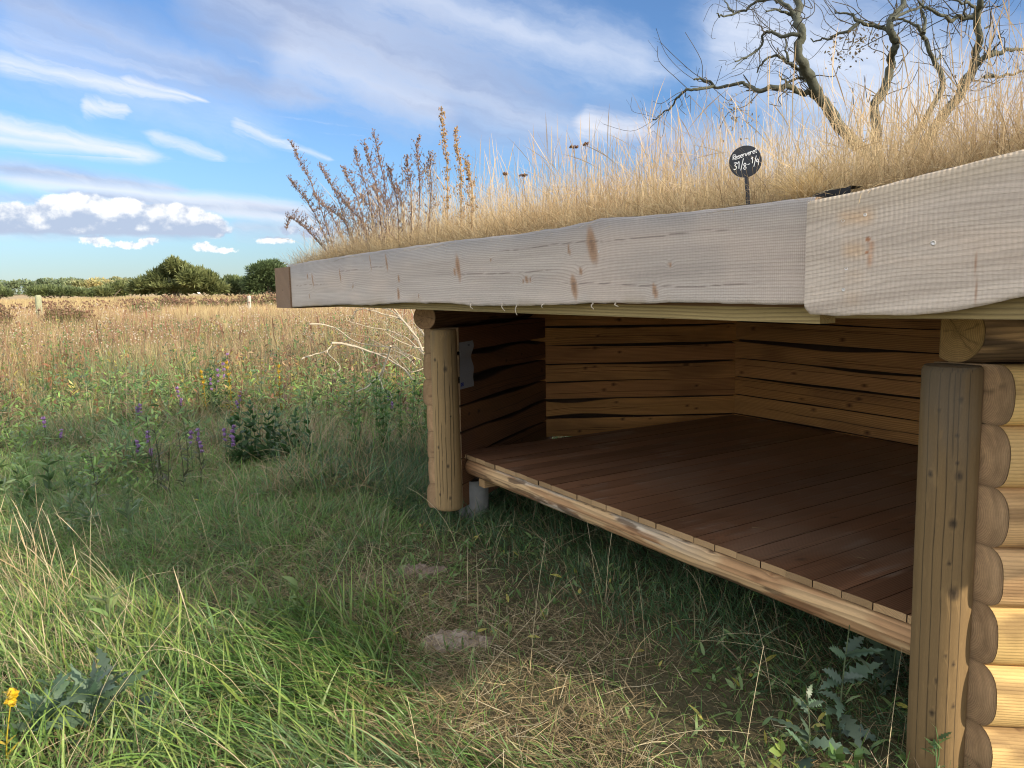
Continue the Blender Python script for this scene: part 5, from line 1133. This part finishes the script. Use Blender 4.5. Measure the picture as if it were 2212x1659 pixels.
for x, y, h_, nl, ll, lw, lb in [(1815, 1600, .42, 18, .17, .075, 'grey-green thistle with big spiny leaves under the near end of the sill log'), (1740, 1640, .22, 12, .15, .065, 'low dark thistle left of the big one'), (1925, 1480, .34, 12, .13, .055, 'thistle beneath the sill log beside the near post')]:
    leafy('thistle', gp_(x, y), h_, nl, ll, lw, (.13, .19, .13), lb, 'thistle', 'thistles under the front of the shelter', prof='lobed', n=12, droop=95, lean0=(30, 80), stemc=(.16, .2, .1))
for x, y, h_, lb, col in [(1690, 1690, .14, 'light green nettle at the bottom, left of the near post', (.17, .22, .05)), (1840, 1700, .11, 'leafy green weed at the bottom right under the thistles', (.10, .17, .05)), (2005, 1705, .2, 'spiny green sow thistle growing up in front of the near post', (.13, .22, .08))]:
    leafy('nettle' if 'nettle' in lb else 'leafy_weed', gp_(x, y), h_, 16, .065, .034, col, lb, 'weed', 'weeds along the bottom right', stems=2, prof='lobed' if 'spiny' in lb else 'leaf', n=10 if 'spiny' in lb else 5)
# ------------------------------------------------------------------ fallen bare branches
c1_ = lambda x, y: ((1000+x/1.276)/1.823, (900+y/1.276)/1.823)
def branch(name, lines, dep, label, cat, group, r0, col, partn='branch', toground=True, tw=0, conv=c1_):
    main = None
    for li, (pts, ra, dd) in enumerate(lines):
        P = np.array([aty(*conv(x, y), dep+dd+.25*math.sin(li*2.1+k_*.9)) for k_, (x, y) in enumerate(pts)]); P = smooth_path(P, 6)
        P += np.stack([(fbm(np.arange(len(P))*.3, li*3.1+j, 0, 5)-.5) for j in range(3)], 1)*.03
        mb = MB(); V, Q, T = tube(P, np.linspace(ra, ra*.4, len(P)), 7); mb.add(V, Q, T, col=np.asarray(col)*(.7+.6*fbm(V[:, 0]*30, V[:, 1]*30, V[:, 2]*30, 3))[:, None])
        for q_ in range(tw):
            i_ = rng.integers(2, len(P)-1); d_ = P[i_]-P[i_-1]; d_ /= np.linalg.norm(d_)+1e-9; w_ = rng.normal(0, 1, 3); w_ = d_*.7+w_/np.linalg.norm(w_)*.7; Lg = rng.uniform(.08, .3)
            tpath = smooth_path([P[i_], P[i_]+w_*Lg*.5+rng.normal(0, .02, 3), P[i_]+w_*Lg+rng.normal(0, .04, 3)], 4); V, Q, T = tube(tpath, np.linspace(ra*.3, ra*.12, len(tpath)), 5); mb.add(V, Q, T, col=np.asarray(col)*.9)
        if main is None: main = empty(name, hz(P[0], 0), label, cat, group)
        mb.build(partn, M_BARK, main)
    return main
PB = (.36, .31, .235)
branch('fallen_branch', [([(390, 575), (500, 592), (620, 632), (730, 690), (800, 760)], .016, 0), ([(620, 632), (680, 640), (740, 700)], .008, .1)], 9.0, 'pale bare branch lying across the grass behind the far post', 'branch', 'bare branches behind the far post', .016, PB, tw=3)
branch('fallen_branch', [([(280, 480), (400, 497), (520, 572), (640, 592), (720, 600)], .009, 0), ([(390, 590), (370, 622), (430, 692), (425, 725)], .007, 0)], 9.3, 'thin curved bare branch, topmost at the left of the heap', 'branch', 'bare branches behind the far post', .01, PB, tw=4)
branch('fallen_branch', [([(690, 590), (662, 680), (625, 745), (560, 800), (515, 820)], .013, 0), ([(625, 745), (650, 800), (698, 855)], .008, 0), ([(662, 680), (640, 760), (645, 810)], .006, .1)], 8.6, 'forked bare branch with its prongs pointing down to the grass', 'branch', 'bare branches behind the far post', .013, (.42, .37, .28), tw=2)
branch('fallen_branch', [([(240, 655), (300, 636), (375, 610), (470, 560)], .010, 0)], 9.2, 'short straight bare branch, leftmost of the heap', 'branch', 'bare branches behind the far post', .01, PB, tw=2)
branch('dead_shrub', [([(850, 620), (800, 520), (740, 450), (690, 390), (640, 370)], .016, 0), ([(840, 600), (760, 470), (640, 430), (560, 405), (500, 420)], .011, .3), ([(830, 560), (770, 490), (700, 420), (630, 392)], .010, -.2), ([(860, 640), (780, 560), (700, 520), (600, 500), (480, 470)], .009, .2), ([(860, 600), (790, 590), (720, 560), (660, 520)], .010, .1), ([(840, 660), (790, 640), (740, 620), (700, 570)], .008, .4), ([(870, 560), (820, 480), (790, 400)], .012, .1), ([(860, 700), (800, 720), (760, 690), (720, 640)], .008, .3), ([(820, 700), (760, 640), (690, 610), (590, 560)], .007, .2)], 9.6, 'tangle of pale bare twigs leaning beside the far end wall', 'dead shrub', None, .016, PB, tw=14)
# ------------------------------------------------------------------ bare tree behind the shelter
c7 = lambda x, y: (1371.4+x/2.632, y/2.632)
TD = 8.6
BK = (.062, .063, .045)
TR = [([(1400, 960), (1180, 720), (1060, 560), (1000, 430), (940, 320), (945, 200), (920, 110), (930, 0), (960, -120)], .085, 0), ([(1040, 540), (960, 530), (880, 492), (800, 490), (700, 517), (620, 482), (500, 490), (400, 462), (335, 452)], .045, .2), ([(450, 490), (330, 500), (262, 532), (210, 602), (150, 660), (98, 682)], .022, .2),
      ([(945, 195), (850, 206), (750, 185), (690, 282), (575, 362)], .03, -.2), ([(690, 282), (640, 320), (560, 395)], .012, -.2), ([(915, 112), (850, 68), (740, 62)], .028, .1), ([(908, 95), (862, 30), (800, 2), (700, 10), (620, 62), (500, 92), (465, 76)], .03, .3), ([(560, 70), (520, 20), (505, -20)], .014, .3), ([(975, 460), (930, 402), (870, 352), (800, 312), (720, 352), (690, 412)], .03, .3), ([(960, 442), (850, 462), (828, 420)], .022, .2), ([(870, 352), (850, 260), (845, 190)], .018, .4),
      ([(1400, 960), (1360, 620), (1440, 440), (1452, 340), (1480, 250), (1452, 160), (1480, 80), (1530, 0), (1560, -100)], .07, .5), ([(1455, 192), (1380, 160), (1270, 122), (1220, 70), (1135, 65)], .034, .6), ([(1275, 128), (1180, 190), (1080, 232), (1000, 222)], .026, .7), ([(1470, 105), (1560, 60), (1650, 42), (1720, 90)], .024, .5),
      ([(1500, 900), (1740, 520), (1700, 350), (1650, 232), (1632, 180), (1560, 120), (1480, 102)], .045, 1.0), ([(1640, 190), (1650, 120), (1636, 40), (1640, -40)], .03, 1.0), ([(1700, 350), (1760, 310)], .016, 1.),
      ([(1600, 900), (1830, 560), (1920, 402), (1950, 290), (1948, 100), (1972, 0), (1990, -100)], .07, -.3), ([(1945, 100), (1860, 96), (1780, 106), (1700, 62), (1620, 12)], .036, -.2), ([(1880, 95), (1890, 20), (1850, -30)], .016, -.2), ([(1930, 372), (2000, 312), (2100, 286), (2212, 280), (2330, 250)], .04, -.5), ([(1990, 440), (2100, 425), (2212, 412), (2330, 420)], .024, -.3), ([(1960, 60), (1900, 20), (1800, 0), (1720, -10)], .024, -.3), ([(2000, 312), (2060, 240), (2090, 180)], .016, -.5), ([(1990, 160), (2040, 110)], .014, -.4)]
root = np.array([3.55, TD+.3, 0.])
tree = empty('bare_tree', root, 'bare lichen-grey tree with crooked branches rising behind the roof grass', 'tree')
mb = MB(); b0 = aty(*c7(1400, 960), TD); tr_ = smooth_path([root-UP*.1, root+UP*.8+[.05, 0, 0], b0*.5+(root+UP*1.6)*.5, b0+[0, 0, .02]], 6); V, Q, T = tube(tr_, np.linspace(.2, .11, len(tr_)), 14); mb.add(V, Q, T, col=np.asarray(BK)*(.6+.8*fbm(V[:, 0]*18, V[:, 1]*18, V[:, 2]*6, 3))[:, None]); mb.build('trunk', M_BARK, tree)
tw_ = MB()
for li, (pts, ra, dd) in enumerate(TR):
    P = np.array([aty(*c7(x, y), TD+dd*min(1, .3+k_*.25)+.18*math.sin(li*1.7+k_)) for k_, (x, y) in enumerate(pts)]); P = smooth_path(P, 6)
    wob = np.stack([(fbm(np.arange(len(P))*.45, li*3.1+j, 0, 6)-.5) for j in range(3)], 1)*.09; P += wob*np.minimum(1, np.arange(len(P))/3.)[:, None]
    ra = ra*.8; rr = np.linspace(ra, ra*(.42 if ra > .05 else .3), len(P))*(1+.3*(fbm(np.arange(len(P))*.6, li, 0, 7)-.5)); mb = MB(); V, Q, T = tube(P, rr, 9); mb.add(V, Q, T, col=lerp(np.asarray(BK)*.6, np.array([.09, .096, .07]), fbm(V[:, 0]*22, V[:, 1]*22, V[:, 2]*22, 3))); mb.build('branch', M_BARK, tree)
    Lr = np.sum(np.linalg.norm(np.diff(P, axis=0), axis=1))
    for q_ in range(int(Lr*(11 if li in (8, 9, 10, 13, 12) else 6))+3):
        i_ = rng.integers(1, len(P)); d_ = P[i_]-P[i_-1]; d_ /= np.linalg.norm(d_)+1e-9; w_ = rng.normal(0, 1, 3); w_[1] *= .6; w_ = d_*.5+w_/np.linalg.norm(w_)*.85; w_[2] += .12; Lg = rng.uniform(.12, .55)
        tpath = smooth_path([P[i_], P[i_]+w_*Lg*.35+rng.normal(0, .025, 3), P[i_]+w_*Lg*.7+rng.normal(0, .05, 3), P[i_]+w_*Lg+rng.normal(0, .07, 3)+[0, 0, .05]], 4); r0_ = min(rr[i_]*.3, .0065); V, Q, T = tube(tpath, np.linspace(r0_, r0_*.35+.0012, len(tpath)), 5); tw_.add(V, Q, T, col=(.065, .056, .042))
        for s_ in range(rng.integers(1, 4)):
            j_ = rng.integers(2, len(tpath)); w2 = w_*.5+rng.normal(0, .6, 3); e_ = tpath[j_]+w2*rng.uniform(.04, .2); V, Q, T = tube(np.array([tpath[j_], (tpath[j_]+e_)/2+rng.normal(0, .01, 3), e_]), [r0_*.4, r0_*.3, .0012], 4); tw_.add(V, Q, T, col=(.065, .056, .042))
tw_.build('twigs', M_BARK, tree)['kind'] = 'stuff'
dl = MB()
for x, y, n_, sp2 in [(1280, 240, 80, .10), (1340, 225, 30, .06), (1160, 350, 40, .08), (1150, 265, 30, .07), (590, 700, 40, .1), (570, 590, 30, .06), (1980, 440, 40, .1), (1800, 480, 40, .1)]:
    p = aty(*c7(x, y), TD+.1)+rng.normal(0, sp2, (n_, 3)); c = jit((.17, .13, .07), n_, .4); blades(dl, p, rng.uniform(0, 6.28, n_), np.radians(rng.uniform(20, 150, n_)), np.radians(rng.uniform(0, 90, n_)), rng.uniform(.03, .06, n_), rng.uniform(.012, .025, n_), c, c, 'leaf', n=3)
dl.build('withered_leaves', M_DRY, tree, False)
# ------------------------------------------------------------------ fence posts in the field
for x, yt, yb, d_, lb, col, w_ in [(537, 640, 690, 44, 'weathered pale fence post standing in the straw-coloured field', (.42, .38, .31), .10), (81, 639, 700, 40, 'greenish weathered fence post at the left of the field', (.26, .27, .17), .15)]:
    p = aty(x, yt, d_); b_ = hz(p, gz(p[0], p[1])); zz = np.linspace(b_[2]-.1, p[2], 9); P = np.array([hz(b_, z_) for z_ in zz])+np.stack([np.linspace(0, .03, 9), np.zeros(9), np.zeros(9)], 1)
    mb = MB(); V, Q, T = tube(np.vstack([P, P[-1]+UP*.04]), np.r_[np.full(9, w_), w_*.55], 9); mb.add(V, Q, T, col=np.asarray(col)*(.7+.6*fbm(V[:, 0]*30, V[:, 1]*30, V[:, 2]*3, 4))[:, None]); tag(recentre(mb.build('fence_post', M_BARK), b_), lb, 'fence post', 'fence posts in the field')
# ------------------------------------------------------------------ trees and bushes beyond the field
def bush(name, blobs, D, cols, label, leaf, n, feather=.6, cat='bush', trunk=True):
    c0 = aty(np.mean([b_[0] for b_ in blobs]), 636, D); base = hz(c0, gz(c0[0], c0[1])); e = empty(name, base, label, cat, 'bushes and trees beyond the field')
    mb = MB(); k = D/FPX; area = np.array([b_[2]*b_[3] for b_ in blobs], float); cnt = (n*area/area.sum()).astype(int)
    for (x, y, rx, ry), m_ in zip(blobs, cnt):
        c_ = aty(x, y, D+rng.normal(0, D*.01)); v = rng.normal(0, 1, (m_, 3)); v /= np.linalg.norm(v, axis=1)[:, None]; rad = (.35+.65*rng.random(m_)**.5)*(.72+.55*fbm(v[:, 0]*2.2+x, v[:, 1]*2.2, v[:, 2]*2.2, 5))
        P = c_+v*rad[:, None]*np.array([rx*k, rx*k*.8, ry*k]); P[:, 2] = np.maximum(P[:, 2], base[2]+.05)
        cl = fbm(P[:, 0]*1.1, P[:, 1]*1.1, P[:, 2]*1.1, 6); c = lerp(np.asarray(cols[0]), np.asarray(cols[1]), np.clip(cl*1.8-.4, 0, 1))*rng.uniform(.65, 1.35, (m_, 1))
        az_ = np.arctan2(v[:, 1], v[:, 0])+rng.normal(0, .7, m_); ln = np.arccos(np.clip(v[:, 2]*.6+feather, -1, 1))+rng.normal(0, .35, m_)
        blades(mb, P, az_, ln, rng.uniform(0, .6, m_), leaf*rng.uniform(.6, 1.5, m_), leaf*.34*rng.uniform(.7, 1.3, m_), c, c*1.1, 'leaf', n=2)
    mb.build('crown', M_LEAF, e, False)
    mt2 = MB()
    for j in range(5 if trunk else 3):
        b_ = blobs[j % len(blobs)]; t_ = aty(b_[0], b_[1], D); V, Q, T = tube(smooth_path([base+np.array([rng.normal(0, .3), rng.normal(0, .3), -.1]), base*.5+t_*.5+rng.normal(0, .2, 3), t_], 4), np.linspace(.16, .05, 9), 6); mt2.add(V, Q, T, col=(.12, .1, .07))
    mt2.build('trunk', M_BARK, e)
OL = ((.085, .11, .04), (.23, .25, .10)); DK = ((.06, .09, .04), (.14, .19, .08)); MD = ((.085, .115, .05), (.19, .23, .09))
bush('willow_bush', [(322, 618, 32, 15), (346, 606, 26, 19), (366, 590, 17, 19), (376, 574, 13, 11), (362, 580, 9, 8), (394, 588, 15, 15), (410, 600, 22, 18), (432, 600, 14, 17), (448, 610, 24, 18), (300, 626, 24, 10), (390, 620, 70, 15), (465, 624, 24, 11)], 115, OL, 'big rounded olive-green willow bush, largest beyond the field', .75, 15000)
bush('willow_bush', [(478, 622, 26, 14), (500, 615, 26, 16), (520, 620, 30, 16)], 128, MD, 'mid-green bush between the big willow and the dark tree', .6, 5000)
bush('broadleaf_tree', [(556, 588, 22, 15), (575, 582, 24, 16), (592, 580, 22, 16), (600, 600, 30, 24), (570, 612, 40, 22), (620, 608, 34, 26), (548, 616, 26, 18)], 122, DK, 'tall dark green tree just left of the far roof corner', .55, 13000, .3, 'tree')
bush('willow_bush', [(243, 627, 22, 11), (262, 624, 22, 13), (225, 631, 18, 8)], 140, OL, 'small olive bush left of the big willow', .6, 3600)
bush('willow_bush', [(75, 631, 20, 9), (105, 629, 28, 10), (140, 631, 30, 9), (165, 633, 20, 7)], 150, MD, 'low spreading green bush at the left of the far field', .6, 4200)
bush('willow_bush', [(8, 634, 18, 9), (-25, 632, 30, 12)], 150, MD, 'dark low bush at the left edge of the field', .6, 2400)
bush('hedge', [(190+i*14, 634, 14, 4) for i in range(6)]+[(205, 632, 24, 6)], 190, MD, 'dark hedge line in front of the far woodland', .8, 3600, .3, 'hedge', False)
mb = MB()
for i in range(210):
    x = rng.uniform(-260, 760); D = rng.uniform(520, 900); far_ = (D-520)/380
    top = 609-7*ss(-60, 190, x)*ss(420, 250, x)-3*far_+rng.normal(0, 2.5)+4*(1-far_); c_ = aty(x, top+8, D); k = D/FPX
    yel = np.exp(-((x-215)/45)**2)*(rng.random() < .7); m_ = 240; v = rng.normal(0, 1, (m_, 3)); v /= np.linalg.norm(v, axis=1)[:, None]
    r_w = rng.uniform(9, 18)*k; zc_ = c_[2]; P = c_+v*(.5+.5*rng.random((m_, 1))**.5)*np.array([r_w, r_w, 6*k*rng.uniform(.7, 1.2)]); P2_ = P[rng.random(m_) < .5]*1.; P2_[:, 2] = rng.uniform(0, max(1, zc_), len(P2_)); P = np.vstack([P, P2_]); m_ = len(P)
    bc_ = lerp(np.array([.11, .15, .085]), np.array([.22, .26, .12]), [rng.random()])[0]; bc_ = bc_*(1-yel)+np.array([.42, .36, .15])*yel; c = jit(bc_, m_, .4)
    blades(mb, P, rng.uniform(0, 6.28, m_), rng.uniform(0, 2.2, m_), 0., 1.7*rng.uniform(.6, 1.5, m_), 1.2, c, c, 'leaf', n=2)
tag(mb.build('far_woodland', M_LEAF, None, False), kind='stuff')
# a white house far off among the trees
p = aty(421, 620, 420); hs_ = empty('farmhouse', hz(p), 'tiny white farmhouse among the trees on the horizon', 'house'); mb = MB(); boxm(mb, hz(p, 1.4), (np.array([1., 0, 0]), np.array([0, 1., 0]), UP), (1.5, 3, 1.6), col=(.8, .79, .76)); mb.build('wall', M_MATTE, hs_, False)
mb = MB(); V = np.array([p+[-1.7, -3.2, 0], p+[1.7, -3.2, 0], p+[1.7, 3.2, 0], p+[-1.7, 3.2, 0], p+[0, -3.2, 0], p+[0, 3.2, 0]]); V[:4, 2] = 3.; V[4:, 2] = 4.3; mb.add(V, [[0, 4, 5, 3], [4, 1, 2, 5], [3, 2, 1, 0]], [[0, 1, 4], [2, 3, 5]], col=(.3, .12, .08)); mb.build('roof', M_MATTE, hs_, False)
